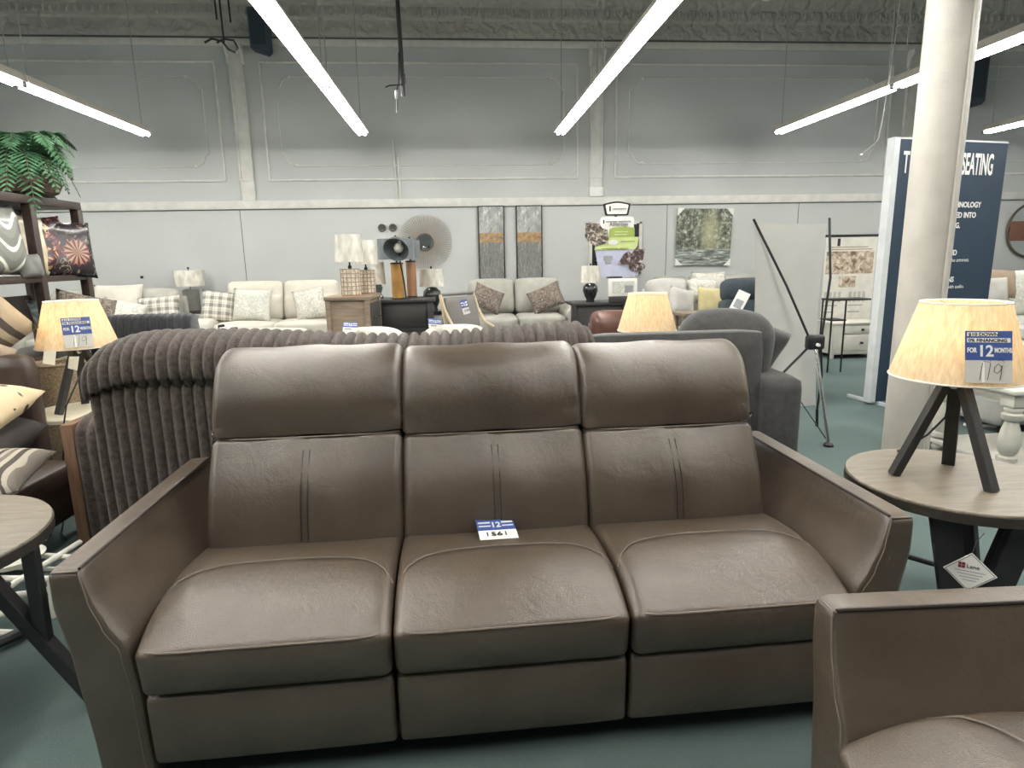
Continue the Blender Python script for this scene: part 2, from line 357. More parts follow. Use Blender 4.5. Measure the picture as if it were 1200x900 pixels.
def loft_xs(w, r, nx):
    e = [-w / 2 + r * (1 - math.cos(PI / 2 * k / 5)) for k in range(5)]
    mid = [-w / 2 + r + (w - 2 * r) * k / nx for k in range(nx + 1)]
    return e + mid + [-x for x in reversed(e)]
def loft(prof, w, r, nx=16, disp=None, T=None):
    """sweep a closed (y,z) profile along x with rounded ends; disp(u,y,z,ny,nz) pushes along the outward normal"""
    P = [Vector(p) for p in prof]; ns = normals2d(P); bm = B(); rings = []
    for x in loft_xs(w, r, nx):
        e = max(0, (abs(x) - (w / 2 - r)) / r) if r > 0 else 0
        ins = r * (1 - math.sqrt(max(0, 1 - e * e))); ring = []
        for p, n in zip(P, ns):
            q = p - n * ins
            if disp: q = q + n * disp(2 * x / w, p.x, p.y, n.x, n.y)
            ring.append(bm.verts.new((x, q.x, q.y)))
        rings.append(ring)
    L = len(P)
    for A, Bq in zip(rings, rings[1:]):
        for k in range(L): bm.faces.new((A[k], A[(k + 1) % L], Bq[(k + 1) % L], Bq[k]))
    bm.faces.new(rings[0]); bm.faces.new(rings[-1])
    if T is not None: bm.transform(T)
    return bm
def rbox(bm, c, s, r, n=8, puff=(0, 0, 0), rot=None, warp=None):
    """rounded, puffed cushion box"""
    b = B(); cache = {}; h = [x / 2 for x in s]; r = min(r, min(h) * .98)
    def vert(p):
        k = tuple(round(x, 5) for x in p)
        if k in cache: return cache[k]
        # put more samples near edges
        q = [math.sin(x * PI / 2) * .35 + x * .65 for x in p]
        v = Vector([q[i] * h[i] for i in range(3)])
        inner = Vector([max(-h[i] + r, min(h[i] - r, v[i])) for i in range(3)])
        d = v - inner; m = max(abs(d[i]) for i in range(3))
        o = inner + (d.normalized() * r if d.length > 1e-9 else Vector((0, 0, 0)))
        u = [o[i] / h[i] for i in range(3)]
        for i in range(3):
            j, kk = [a for a in range(3) if a != i]
            o[i] += puff[i] * u[i] * max(0, 1 - u[j] ** 2) * max(0, 1 - u[kk] ** 2)
        if warp: o = warp(o, u)
        cache[k] = b.verts.new(o); return cache[k]
    for ax in range(3):
        j, k = [a for a in range(3) if a != ax]
        for sg in (-1, 1):
            for a in range(n):
                for d in range(n):
                    f = []
                    for (da, dd) in ((0, 0), (1, 0), (1, 1), (0, 1)):
                        p = [0, 0, 0]; p[ax] = sg; p[j] = -1 + 2 * (a + da) / n; p[k] = -1 + 2 * (d + dd) / n
                        f.append(vert(p))
                    try: b.faces.new(f)
                    except ValueError: pass
    if rot is not None: b.transform(rot.to_4x4() if len(rot) == 3 else rot)
    bmesh.ops.translate(b, vec=c, verts=b.verts); return join(bm, b)
def E3(x=0, y=0, z=0):
    return Matrix.Rotation(R(z), 3, 'Z') @ Matrix.Rotation(R(y), 3, 'Y') @ Matrix.Rotation(R(x), 3, 'X')
def pillow_bm(w, h, t, n=16, pinch=.06):
    bm = B(); fr, bk = [], []
    for i in range(n + 1):
        ra, rb = [], []
        for j in range(n + 1):
            u, v = -1 + 2 * i / n, -1 + 2 * j / n
            x = u * w / 2 * (1 - pinch * (1 - v * v)); z = v * h / 2 * (1 - pinch * (1 - u * u))
            d = t / 2 * ((1 - u ** 4) * (1 - v ** 4)) ** .6 + .006 * math.sin(u * 5 + v * 3) * (1 - u * u) * (1 - v * v)
            edge = i in (0, n) or j in (0, n); a = bm.verts.new((x, -d, z)); ra.append(a); rb.append(a if edge else bm.verts.new((x, d, z)))
        fr.append(ra); bk.append(rb)
    for g in (fr, bk):
        for i in range(n):
            for j in range(n):
                bm.faces.new((g[i][j], g[i + 1][j], g[i + 1][j + 1], g[i][j + 1]))
    return bm
def pillow(label, m, loc, w, h, t, rot, group=None, name='throw_pillow'):
    o = obj(name, pillow_bm(w, h, t), m, loc=loc, rot=[R(a) for a in rot], smooth=180)
    return tag(o, label, 'pillow', group)
def text(body, size, m, parent, loc, rot=(0, 0, 0), align='LEFT', sx=1.0, bold=0.0, name='lettering', ext=.0006):
    c = bpy.data.curves.new('font', 'FONT'); c.body = body; c.size = size; c.align_x = align; c.extrude = ext; c.offset = bold; c.resolution_u = 3
    t = bpy.data.objects.new('font', c)
    me = bpy.data.meshes.new_from_object(t); bpy.data.objects.remove(t); bpy.data.curves.remove(c)
    for v in me.vertices: v.co.x *= sx
    me.materials.clear(); me.materials.append(m); me.name = name
    o = bpy.data.objects.new(name, me); COL.objects.link(o); o.location = loc; o.rotation_euler = [R(a) for a in rot]
    if parent is not None: o.parent = parent
    return o
def arc(cx, cz, r, a0, a1, n=10): return [(cx + r * math.cos(R(a0 + (a1 - a0) * k / n)), cz + r * math.sin(R(a0 + (a1 - a0) * k / n))) for k in range(n + 1)]
def copy_tree(o, parent=None):
    c = o.copy(); COL.objects.link(c)
    if parent is not None: c.parent = parent
    for ch in list(o.children): copy_tree(ch, c)
    return c

# ------------------------------------------------------------------ room shell
WX0, WX1, WY0, WY1, CZ = -9.0, 12.5, -7.0, 9.8, 5.12
struct('floor', lo_hi(B(), (WX0, WY0, -.1), (WX1, WY1, 0)), M['carpet'], 0)
struct('ceiling', lo_hi(B(), (WX0, WY0, CZ), (WX1, WY1, CZ + .1)), M['ceiling'], 0)
struct('wall_back', lo_hi(B(), (WX0, WY1, 0), (WX1, WY1 + .15, CZ)), M['wall'], 0)
struct('wall_left', lo_hi(B(), (WX0 - .15, WY0, 0), (WX0, WY1, CZ)), M['wall'], 0)
struct('wall_right', lo_hi(B(), (WX1, WY0, 0), (WX1 + .15, WY1, CZ)), M['wall'], 0)
struct('wall_front', lo_hi(B(), (WX0, WY0 - .15, 0), (WX1, WY0, CZ)), M['wall'], 0)
struct('baseboard_back', lo_hi(B(), (WX0, WY1 - .02, 0), (WX1, WY1, .14), .006), M['trim'])
# chair rail: a pale flat board with a dark joint under it
b = lo_hi(B(), (WX0, WY1 - .018, 2.145), (WX1, WY1, 2.262), .004); struct('trim_1', b, M['trim'])
struct('trim_2', lo_hi(B(), (WX0, WY1 - .012, 2.128), (WX1, WY1, 2.142)), M['groove'])
b = B()
for x in (-3.12, 3.262, 5.372): lo_hi(b, (x - .004, WY1 - .004, .14), (x + .004, WY1, 2.128))
struct('trim_3', b, M['groove'])
# cornice: flat band, dark joint, pressed tin frieze leaning out to the ceiling
b = lo_hi(B(), (WX0, WY1 - .03, 4.33), (WX1, WY1, 4.425), .008); struct('trim_4', b, M['trim'])
struct('trim_5', lo_hi(B(), (WX0, WY1 - .022, 4.428), (WX1, WY1, 4.45)), M['groove'])
b = B(); pr = [(WY1, 4.45), (WY1 - .04, 4.45), (WY1 - .045, 4.66), (WY1 - .075, 4.69), (WY1 - .09, 4.83), (WY1 - .13, 4.86), (WY1 - .22, 5.02), (WY1 - .30, CZ), (WY1, CZ)]
prism(b, pr, WX1 - WX0, 'yz', ((WX0 + WX1) / 2, 0, 0)); struct('cornice', b, M['tin'], 0)
b = B(); x = WX0 + .05
while x < WX1:
    rbox(b, (x, WY1 - .092, 4.765), (.045, .035, .09), .015, 3); x += .105
struct('trim_6', b, M['tin'])
def scroll(b, x, z, s, k):
    pts = []
    for i in range(26):
        t = i / 25; a = t * 2.6 * PI; r = .075 * (1 - .75 * t)
        pts.append((x + k * (r * math.cos(a)) * s, WY1 - .048, z + r * math.sin(a) * s))
    tube(b, pts, .008, 5)
b = B(); x = WX0 + .2; k = 1
while x < WX1:
    scroll(b, x, 4.555, 1, k)
    tube(b, [(x + k * .075, WY1 - .048, 4.555), (x + .16, WY1 - .048, 4.5 + .05 * (k > 0)), (x + .24, WY1 - .048, 4.56)], .008, 5)
    k = -k; x += .30
struct('trim_7', b, M['tin'])
# pilasters with raised edges and a scroll corbel
def pilaster(n, x, w):
    b = lo_hi(B(), (x - w / 2, WY1 - .035, 2.262), (x + w / 2, WY1, 4.33), .004)
    for s in (-1, 1): lo_hi(b, (x + s * (w / 2 - .012) - .012, WY1 - .052, 2.56), (x + s * (w / 2 - .012) + .012, WY1 - .03, 4.1), .005)
    lo_hi(b, (x - w / 2, WY1 - .05, 2.53), (x + w / 2, WY1 - .03, 2.56), .005)
    prof = fillet([(WY1, 4.08), (WY1 - .06, 4.10), (WY1 - .07, 4.2), (WY1 - .14, 4.26), (WY1 - .15, 4.33), (WY1, 4.33)], .03, 4)
    for s in (-1, 1):
        c = B(); prism(c, [(p.x, p.y) for p in prof], .03, 'yz', (x + s * (w / 2 + .005), 0, 0)); join(b, c)
    struct('trim_%d' % n, b, M['trim'])
pilaster(8, -2.965, .19); pilaster(9, 2.14, .19); pilaster(10, 7.05, .2)
# panel mouldings
def rail(b, pts, r=.016, closed=False): tube(b, [(x, WY1 - .008, z) for x, z in pts], r, 6, closed)
def panel(n, x0, x1, lft=True, rgt=True):
    b = B(); z0, z1 = 2.54, 4.125
    def hb(x0, x1, z): lo_hi(b, (x0, WY1 - .024, z - .014), (x1, WY1, z + .014), .006)
    def vb(x, z0, z1): lo_hi(b, (x - .014, WY1 - .024, z0), (x + .014, WY1, z1), .006)
    hb(x0, x1, z0); hb(x0, x1, z1)
    if lft: vb(x0, z0 - .014, z1 + .014)
    if rgt: vb(x1, z0 - .014, z1 + .014)
    i0, i1, a0, a1, c = x0 + .2, x1 - .2, 2.735, 3.94, .17
    rail(b, [(i0 + c + .04, a0), (i1 - c - .04, a0)], .007); rail(b, [(i0 + c + .04, a1), (i1 - c - .04, a1)], .007)
    for s, xx, on in ((1, i0, lft), (-1, i1, rgt)):
        if not on: continue
        rail(b, [(xx, a0 + c), (xx, a1 - c)], .011)
        for (zz, k) in ((a0, 1), (a1, -1)):
            pts = [(xx, zz + k * (c + .01)), (xx + s * .03, zz + k * c)]
            pts += [(xx + s * (c + .02 - (c - .03) * math.cos(t * PI / 2 / 8)) - s * .0, zz + k * (c - (c - .01) * math.sin(t * PI / 2 / 8)) - 0) for t in range(1, 9)]
            rail(b, pts, .011)
            rbox(b, (xx + s * (c + .03), WY1 - .012, zz + k * .012), (.05, .03, .05), .02, 3)
    struct('trim_%d' % n, b, M['trim'])
panel(11, -8.2, -3.27); panel(12, -2.65, 1.857); panel(13, 2.44, 6.72); panel(14, 7.38, 12.0)

# column
b = B(); lathe(b, [(.122, 0), (.122, 5.11)], 40)
o = struct('column', b, M['column'], 40); o.location = (2.63, 3.4, 0)
b = B(); rbox(b, (-.09, -.09, 1.02), (.05, .03, .05), .015, 4); obj('bolt_cover', b, M['column'], o)
b = B(); tube(b, [(.028, -.124, 0), (.028, -.124, 5.1)], .009, 8); obj('conduit', b, M['column'], o)

# ------------------------------------------------------------------ lights
def strip_light(x, y1, label, L=2.4, z=3.0, first=[None]):
    if first[0] is None:
        t = thing('strip_light', label, 'ceiling light', (x, y1, z), 0, 'suspended fluorescent strips')
        h = B(); prism(h, [(-.086, .013), (-.082, .010), (-.06, .0225), (.06, .0225), (.082, .010), (.086, .013), (.040, .095), (-.040, .095)], L - .02, 'xz', (0, -L / 2, 0)); obj('housing', h, M['housing'], t, smooth=0)
        for s in (-1, 1):
            b = B(); tube(b, [(s * .034, -.055, -.004), (s * .034, -L + .055, -.004)], .022, 8); obj('fluorescent_tube', b, M['tube'], t)
        for yy in (-.015, -L + .015):
            b = B()
            for s in (-1, 1): bx(b, (s * .031, yy, .004), (.03, .025, .05), .004)
            bx(b, (0, yy, .012), (.07, .02, .02))
            obj('lamp_holder', b, M['dark_metal'], t)
        for yy in (-.12, -L + .12):
            b = tube(B(), [(0, yy, .085), (0, yy, CZ - z)], .005, 6); obj('hanger_rod', b, M['wire'], t)
        first[0] = t
    else:
        t = copy_tree(first[0]); t.location = (x, y1, z); t['label'] = label
    return t
rows = [(-6.58, 'in the row far left'), (-3.866, 'in the row above the fern'), (-1.166, 'in the row left of the dangling cable'), (1.443, 'in the row right of the dangling cable'), (4.472, 'in the row passing the white column'), (7.534, 'in the row at the far right')]
ords = ['nearest the back wall', 'second from the back wall', 'third from the back wall', 'fourth from the back wall', 'fifth from the back wall']
for x, rn in rows:
    for i, y1 in enumerate((8.86, 6.46, 4.06, 1.66)):
        strip_light(x, y1, 'fluorescent strip ' + rn + ', ' + ords[i])

# ------------------------------------------------------------------ leather sofa and armchair
SEAT_W = .645
ARM_O = [(.190, .655), (.192, .56), (.170, .41), (.148, .15), (.140, .03)]
ARM_I = [(.000, .03), (.006, .30), (.020, .43), (.058, .49), (.092, .57), (.112, .655)]
def leather_seat(t, n, depth=.93):
    hw = n * SEAT_W / 2; L = M['leather']
    # arms : section in x-z swept front to back
    for s, nm in ((-1, 'arm'), (1, 'arm')):
        def xat(tab, z):
            tab = sorted(tab, key=lambda q: q[1])
            for (xa, za), (xb, zb) in zip(tab, tab[1:]):
                if z <= zb: t_ = max(0, (z - za) / (zb - za)); t_ = t_ * t_ * (3 - 2 * t_) * .4 + t_ * .6; return xa + (xb - xa) * t_
            return tab[-1][0]
        Az = .0275 + .655 / 2; AH = .655 - .03
        def wp(o, u):
            z = o.z + .03 + AH / 2; xi, xo = xat(ARM_I, z), xat(ARM_O, z); h2 = .06
            x = (xi + xo) / 2 + o.x * (xo - xi) / 2 / h2
            if u[0] < 0: x -= .010 * max(0, 1 - ((z - .37) / .26) ** 2) * (1 - u[1] ** 4)
            return Vector((s * (hw + x), o.y, o.z))
        a = obj(nm, rbox(B(), (0, depth / 2, .03 + AH / 2), (.12, depth, AH), .016, 20, (.0, .004, .003), None, wp), L, t, smooth=180)
        # piping : along both top edges and down the front panel
        b = B(); zt = .655
        xi, xo = hw + .114, hw + .187
        tube(b, [(s * xi, .008, zt + .002)] + [(s * xi, y, zt + .003) for y in (.02, .2, .4, .6, .8, depth - .02)], .0042, 6)
        obj('piping', b, M['seam_dark'], a)
        b = B(); zz = [.654 - .604 * k / 40 for k in range(41)]
        tube(b, [(s * (hw + xat(ARM_I, z) + .004 + .022 * min(1, (.654 - z) / .2)), -.0005 + (.003 if k == 0 else 0), z) for k, z in enumerate(zz)], .0028, 6)
        tube(b, [(s * xi, .002, zt - .002), (s * (xo - .010), .004, zt - .004), (s * (xo - .002), .010, zt - .010)], .0028, 6)
        obj('seam', b, M['seam'], a)
    # base behind the footrests and under the seats
    b = lo_hi(B(), (-hw + .005, .06, .05), (hw - .005, depth - .05, .30), .01)
    obj('base_frame', b, M['seam_dark'], t)
    rear = fillet([(depth - .13, .04), (depth, .04), (depth - .02, .80), (depth - .09, .86), (depth - .13, .80)], [.01, .01, .04, .04, .02], 4)
    obj('back_shell', loft(rear, 2 * hw - .02, .02, 6), L, t, smooth=60)
    for i in range(n):
        cx = -hw + SEAT_W * (i + .5); w = SEAT_W - .004; X = Matrix.Translation((cx, 0, 0))
        # seat cushion
        sp = fillet([(-.035, .308), (-.05, .440), (.075, .497), (.27, .512), (.50, .485), (.52, .30)], [.02, .02, .12, .12, .05, .02], 6, .02)
        def sd(u, y, z, ny, nz):
            if nz > .3: return .014 * (1 - u ** 4) * math.sin(max(0, min(1, (y + .05) / .5)) * PI) - .003 * math.exp(-((y - (.255 - .05 * u * u)) / .006) ** 2)
            if ny < -.5: return .010 * (1 - u ** 4) * math.sin(max(0, min(1, (z - .32) / .12)) * PI)
            return 0
        c = obj('seat_cushion', loft(sp, w, .03, 22, sd, X), L, t, smooth=70)
        b = B(); m = 24
        tube(b, [(cx + w * .485 * (-1 + 2 * k / m), -.0505 + .024 * abs(-1 + 2 * k / m) ** 10, .4405) for k in range(m + 1)], .0032, 6)
        obj('seam', b, M['seam'], c)
        b = B(); pts = []
        for k in range(m + 1):
            u = -.985 + 1.97 * k / m; y = .255 - .03 * u * u - .10 * abs(u) ** 7
            z = .4985 + .0135 * (y - .075) / .195 + .014 * (1 - u ** 4) * math.sin((y + .05) / .5 * PI) - .028 * max(0, (abs(u) - .93) / .07) ** 2
            pts.append((cx + w / 2 * u, y, z + .0025))
        tube(b, pts, .0026, 5); obj('seam', b, M['seam'], c)
        # footrest panel
        fp = fillet([(.0, .085), (-.015, .10), (-.022, .285), (.0, .303), (.05, .303), (.05, .085)], [.01, .02, .02, .02, .01, .01], 5, .02)
        def fd(u, y, z, ny, nz): return .016 * (1 - u ** 4) * math.sin(max(0, min(1, (z - .085) / .2)) * PI) if ny < -.3 else 0
        obj('footrest', loft(fp, w - .004, .015, 18, fd, X), L, t, smooth=70)
        # back: headrest pillow over a lower back panel
        xb = cx * .985
        hp = fillet([(.562, .806), (.539, .812), (.556, .93), (.602, 1.045), (.69, 1.095), (.79, 1.075), (.83, .97), (.80, .806)], [.002, .006, .08, .05, .05, .06, .05, .01], 6, .014)
        def hd(u, y, z, ny, nz):
            f = 1 if ny < 0 else .3
            k = .022 * (1 - abs(u) ** 3.0) * math.sin(max(0, min(1, (z - .81) / .29)) * PI) * f
            k -= .010 * math.exp(-((abs(u) - .90) / .05) ** 2) * (math.sin(z * 70 + u * 9) * .5 + .5) * (z < .9) * (ny < 0)
            return k + .003 * math.sin(u * 7 + z * 13) * (1 - u * u)
        X2 = Matrix.Translation((xb, 0, 0)); dz = (.016, .003, -.008)[i] if n == 3 else 0
        bc_bm = loft(fillet([(.435, .40), (.438, .50), (.470, .66), (.536, .802), (.562, .807), (.79, .807), (.83, .7), (.80, .40)], [.02, .08, .1, .008, .002, .01, .05, .02], 6, .016), w, .035, 22,
            lambda u, y, z, ny, nz: ((.026 * (1 - abs(u) ** 2.6) * math.sin(max(0, min(1, (z - .40) / .41)) * PI) + .004 * math.sin(u * 6 + z * 11) * (1 - u * u) - .006 * math.exp(-(u / .012) ** 2) * (z > .5)) if ny < -.2 else 0), X2)
        def shape(bm):
            for v in bm.verts:
                z = v.co.z; x = v.co.x - xb
                if z > 1.02: x *= 1 - .025 * ((z - 1.02) / .08) ** 2
                if z > .806: x *= 1 - .012 * math.exp(-((z - .806) / .03) ** 2)
                v.co.x = (xb + x) * (1 - .035 * max(0, z - .45) / .6); v.co.z += dz * max(0, min(1, (z - .45) / .35))
            return bm
        bc = obj('back_cushion', shape(bc_bm), L, t, smooth=180)
        hr = obj('headrest', shape(loft(hp, w, .03, 22, hd, X2)), L, t, smooth=180)
        b = B(); pts = [(xb + w / 2 * u, .5415 - .004 * (1 - u * u) + .03 * abs(u) ** 8, .8065) for u in [-.97 + 1.94 * k / 20 for k in range(21)]]
        tube(b, pts, .003, 5); obj('seam', shape(b), M['seam'], hr)
        b = B()
        for du in (-.011, .011):
            zz = [.50 + .27 * k / 10 for k in range(11)]
            pts = []
            for z in zz:
                y = (.470 + (.528 - .470) * (z - .66) / .135) if z > .66 else (.438 + (.47 - .438) * (z - .5) / .16)
                pts.append((xb + du, y - .0262 * math.sin((z - .40) / .41 * PI) + .001 + .004 * (z < .56), z))
            tube(b, pts, .0016, 5)
        obj('stitching', shape(b), M['seam_dark'], bc)
sofa = thing('leather_sofa', 'large brown leather three-seat reclining sofa in the foreground', 'sofa', (.118, 1.55, 0), R(1.2))
leather_seat(sofa, 3)
chair = thing('leather_armchair', 'brown leather armchair cut off by the lower right corner', 'armchair', (.745, .705, 0), R(-92.3))
leather_seat(chair, 1, .90)

# power cord behind the sofa arm
b = tube(B(), [(1.33, 2.42, .14), (1.55, 2.38, .15), (1.75, 2.36, .145), (1.88, 2.34, .11), (2.0, 2.33, .07), (2.15, 2.3, .012), (2.5, 2.5, .012)], .012, 8)
tag(obj('power_cord', b, M['cordm']), 'thick black power cord running from sofa arm along the teal carpet', 'cord')

# ------------------------------------------------------------------ price cards
def price_card(label, loc, rot, w=.132, h=.165, big=True, price='119', group='sale price cards', sleeve=True):
    t = thing('price_card', label, 'price card', loc, 0, group); t.rotation_euler = [R(a) for a in rot]
    obj('card', bx(B(), (0, 0, 0), (w, .0016, h), .0004), M['sleeve' if sleeve else 'white'], t, smooth=0)
    bh = h * .56
    obj('blue_band', bx(B(), (0, -.0013, h / 2 - bh / 2), (w, .001, bh)), M['blue'], t, smooth=0)
    def strip(z, hh, x0, x1): obj('white_strip', bx(B(), ((x0 + x1) / 2 * w, -.0022, z * h), ((x1 - x0) * w, .0008, hh * h)), M['white'], t, smooth=0)
    if big:
        strip(.435, .075, -.46, .19); strip(.32, .085, -.46, .46)
        text('$10 DOWN', .083 * h, M['ink'], t, (-.44 * w, -.003, .405 * h), (90, 0, 0), sx=1.2, bold=.0004)
        text('0% FINANCING', .086 * h, M['ink'], t, (-.44 * w, -.003, .29 * h), (90, 0, 0), sx=1.12, bold=.0004)
        text('12', .30 * h, M['white'], t, (-.24 * w, -.0025, .015 * h), (90, 0, 0), sx=.92, bold=.0012)
        text('FOR', .13 * h, M['white'], t, (-.46 * w, -.0025, .085 * h), (90, 0, 0), sx=.66, bold=.0006)
        text('MONTHS', .13 * h, M['white'], t, (.12 * w, -.0025, .085 * h), (90, 0, 0), sx=.55, bold=.0006)
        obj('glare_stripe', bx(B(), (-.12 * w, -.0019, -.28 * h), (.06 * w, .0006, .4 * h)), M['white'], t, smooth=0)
        b = B(); y = -.003
        for x in (-.2, -.03): tube(b, [((x + .07) * w, y, -.11 * h), (x * w, y, -.44 * h)], .0009, 5)
        tube(b, [(x * w, y, z * h) for x, z in [(.27, -.19), (.2, -.13), (.12, -.2), (.11, -.28), (.18, -.31), (.25, -.25), (.28, -.16), (.26, -.3), (.23, -.44)]], .0009, 5)
        tube(b, [(-.13 * w, y, -.08 * h), (.02 * w, y, -.1 * h), (.05 * w, y, -.06 * h)], .0006, 4); tube(b, [(.2 * w, y, -.07 * h), (.26 * w, y, -.05 * h), (.33 * w, y, -.1 * h)], .0006, 4)
        obj('handwriting', b, M['ink'], t)
    else:
        strip(.30, .07, -.46, -.14); strip(.30, .07, .16, .46); strip(.13, .05, -.46, -.14); strip(.13, .05, .16, .46)
        text('12', .36 * h, M['white'], t, (-.14 * w, -.0025, .06 * h), (90, 0, 0), sx=.8, bold=.001)
        text(price, .26 * h, M['ink'], t, (-.36 * w, -.003, -.36 * h), (90, 0, 0), sx=1.3)
    return t
price_card('white and blue sale card lying on the middle seat of the leather sofa', (.100, 1.927, .5255), (-81, 2, 6), .125, .118, False, '1561', sleeve=False)

# ------------------------------------------------------------------ round end tables
def round_table(label, loc, r, h, legs):
    t = thing('end_table', label, 'table', loc, 0, 'round end tables')
    top = obj('table_top', lathe(B(), [(r - .004, h - .006), (r, h - .01), (r, h - .0), (r - .003, h + .004)], 64), M['tablewood'], t, smooth=30)
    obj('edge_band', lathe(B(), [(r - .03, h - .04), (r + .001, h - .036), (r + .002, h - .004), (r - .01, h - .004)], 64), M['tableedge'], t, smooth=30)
    for p0, p1, w, th, up in legs: obj('leg', bar(B(), p0, p1, w, th, up, .004), M['plank'], t, smooth=0)
    return t
cR = Vector((1.735, 1.985, 0)); HR = .596
lg = []
for a in (255, 15, 135):
    c, q = Vector((math.cos(R(a)), math.sin(R(a)), 0)), Vector((-math.sin(R(a)), math.cos(R(a)), 0))
    for k in (-1, 1): lg.append((c * .215 + q * k * .125 + Vector((0, 0, HR - .038)), c * .20 + q * k * .004, .085, .03, c + q * .05 * k))
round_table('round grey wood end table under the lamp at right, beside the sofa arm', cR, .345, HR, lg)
cL = Vector((-1.715, 1.87, 0)); HL = .596
lg = []
for k in (1, -1):
    lg.append((Vector((k * .39, k * .03, HL - .038)), Vector((k * .385, k * .03, .25)), .042, .03, (0, 1, 0)))
    lg.append((Vector((k * .20, k * .03, HL - .038)), Vector((k * .525, k * .03, .0)), .042, .042, (0, 1, 0)))
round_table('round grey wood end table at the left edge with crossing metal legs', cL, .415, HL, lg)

# diamond hang tag dangling from the right table
t = thing('hang_tag', 'white diamond-shaped product tag hanging from the round table at right', 'tag', (1.486, 1.60, .455))
dm = .066
obj('tag_card', prism(B(), [(0, dm * .9), (dm, 0), (0, -dm * .9), (-dm, 0)], .002), M['white'], t, smooth=0)
b = B(); q = .92
for a, c in (((0, .9), (1, 0)), ((1, 0), (0, -.9)), ((0, -.9), (-1, 0)), ((-1, 0), (0, .9))):
    tube(b, [(a[0] * dm * q, -.0018, a[1] * dm * q), (c[0] * dm * q, -.0018, c[1] * dm * q)], .0008, 4)
obj('border_line', b, M['ink'], t)
b = B()
for i in (0, 1):
    for j in (0, 1): bx(b, (-.026 + i * .009, -.0018, .014 + j * .009), (.008, .001, .008))
obj('square_logo', b, M['red'], t, smooth=0)
text('Lane', .017, M['ink'], t, (-.010, -.0018, .012), (90, 0, 0))
b = B()
for k in range(4): bx(b, (0, -.0018, .002 - k * .009), (.076 - .014 * k, .0006, .002))
obj('small_print', b, M['greyprint'], t, smooth=0)
obj('string', tube(B(), [(0, 0, .055), (.01, .02, .09), (.03, .05, .112)], .0012, 5), M['ink'], t)
t.rotation_euler = (R(-6), 0, R(-36))

# ------------------------------------------------------------------ tripod lamps
def tripod_lamp(label, loc, rz, tilt=0, seam=None):
    t = thing('tripod_lamp', label, 'lamp', loc, rz, 'tripod table lamps')
    for k in range(3):
        a = R(120 * k); d = Vector((math.cos(a), math.sin(a), 0))
        obj('leg', bar(B(), d * .165, d * .028 + Vector((0, 0, .345)), .042, .028, (-d.x, -d.y, .4), .003), M['lampwood'], t, smooth=0)
    b = lathe(B(), [(.03, .325), (.034, .33), (.034, .36), (.012, .365), (.012, .42), (.02, .42), (.02, .46), (.012, .465)], 20); obj('socket_hub', b, M['chrome'], t)
    b = B(); prof = [(.203, .365), (.130, .622), (.128, .622), (.201, .365)]
    rings = []
    lathe(b, prof, 64, cap=False)
    sh = obj('lamp_shade', b, M['shade'], t, smooth=50)
    for (rr, z) in ((.203, .366), (.130, .621)):
        b = tube(B(), [(rr * math.cos(2 * PI * k / 48), rr * math.sin(2 * PI * k / 48), z) for k in range(48)], .003, 6, True); obj('rim', b, M['white'], sh)
    if seam is not None:
        a = R(seam); obj('shade_seam', tube(B(), [(.204 * math.cos(a), .204 * math.sin(a), .367), (.131 * math.cos(a), .131 * math.sin(a), .62)], .002, 5), M['kraft'], sh)
    b = B()
    for k in range(3):
        a = R(120 * k + 40); tube(b, [(.012 * math.cos(a), .012 * math.sin(a), .59), (.129 * math.cos(a), .129 * math.sin(a), .619)], .0018, 5)
    tube(b, [(0, 0, .46), (0, 0, .6)], .004, 6)
    obj('shade_spider', b, M['chrome'], t)
    b = B(); bmesh.ops.create_uvsphere(b, u_segments=12, v_segments=8, radius=.03); obj('bulb', b, M['bulb'], t, T=Matrix.Translation((.045, 0, .485)), smooth=180)
    return t
LR = (1.708, 2.003, HR + .003)
tripod_lamp('lit tripod lamp standing on the round table at right', LR, R(166))
b = tube(B(), [(1.72, 2.02, .94), (1.735, 2.05, .86), (1.745, 2.07, .80), (1.725, 2.12, .72), (1.70, 2.18, .66), (1.715, 2.25, .615), (1.75, 2.30, .602)], .004, 6)
tag(obj('lamp_cord', b, M['cordm']), 'thin black cord trailing behind the lamp at right', 'cord')
def card_on_lamp(L, ang, zc, label):
    rs = .203 - .073 * (zc - .365) / .257; a = R(ang)
    p = (L[0] + (rs + .012) * math.cos(a), L[1] + (rs + .012) * math.sin(a), L[2] + zc)
    price_card(label, p, (-14, 0, ang + 90))
card_on_lamp(LR, -106, .462, 'blue and white 119 price card fixed to the right tripod lamp shade')

HT = .58
t = thing('side_table', 'small round white-topped table under the left tripod lamp', 'table', (-2.2, 3.735, 0))
obj('table_top', lathe(B(), [(.235, HT - .03), (.25, HT - .024), (.25, HT - .006), (.244, HT)], 48), M['ceramicwhite'], t, smooth=30)
obj('pedestal', lathe(B(), [(.17, 0), (.17, .03), (.05, .07), (.04, .3), (.05, HT - .05), (.12, HT - .03)], 24), M['brownthing'], t)
LL = (-2.165, 3.76, HT)
tripod_lamp('lit tripod lamp with paper tags at left, on the white table', LL, R(243))
card_on_lamp(LL, -58, .458, 'blue and white 119 price card fixed to the left tripod lamp shade')
for (dx, dy, dz, rz, lb) in ((-.02, -.23, .335, 15, 'small white paper tag dangling left under the left lamp shade'), (.085, -.21, .30, -10, 'longer white paper tag dangling over the left lamp leg')):
    o = tag(obj('paper_tag', prism(B(), [(-.028, .03), (.028, .038), (.024, -.04), (-.03, -.034)], .0015), M['insidecard'], loc=(LL[0] + dx, LL[1] + dy, LL[2] + dz), rot=(R(-8), R(8), R(rz)), smooth=0), lb, 'tag')
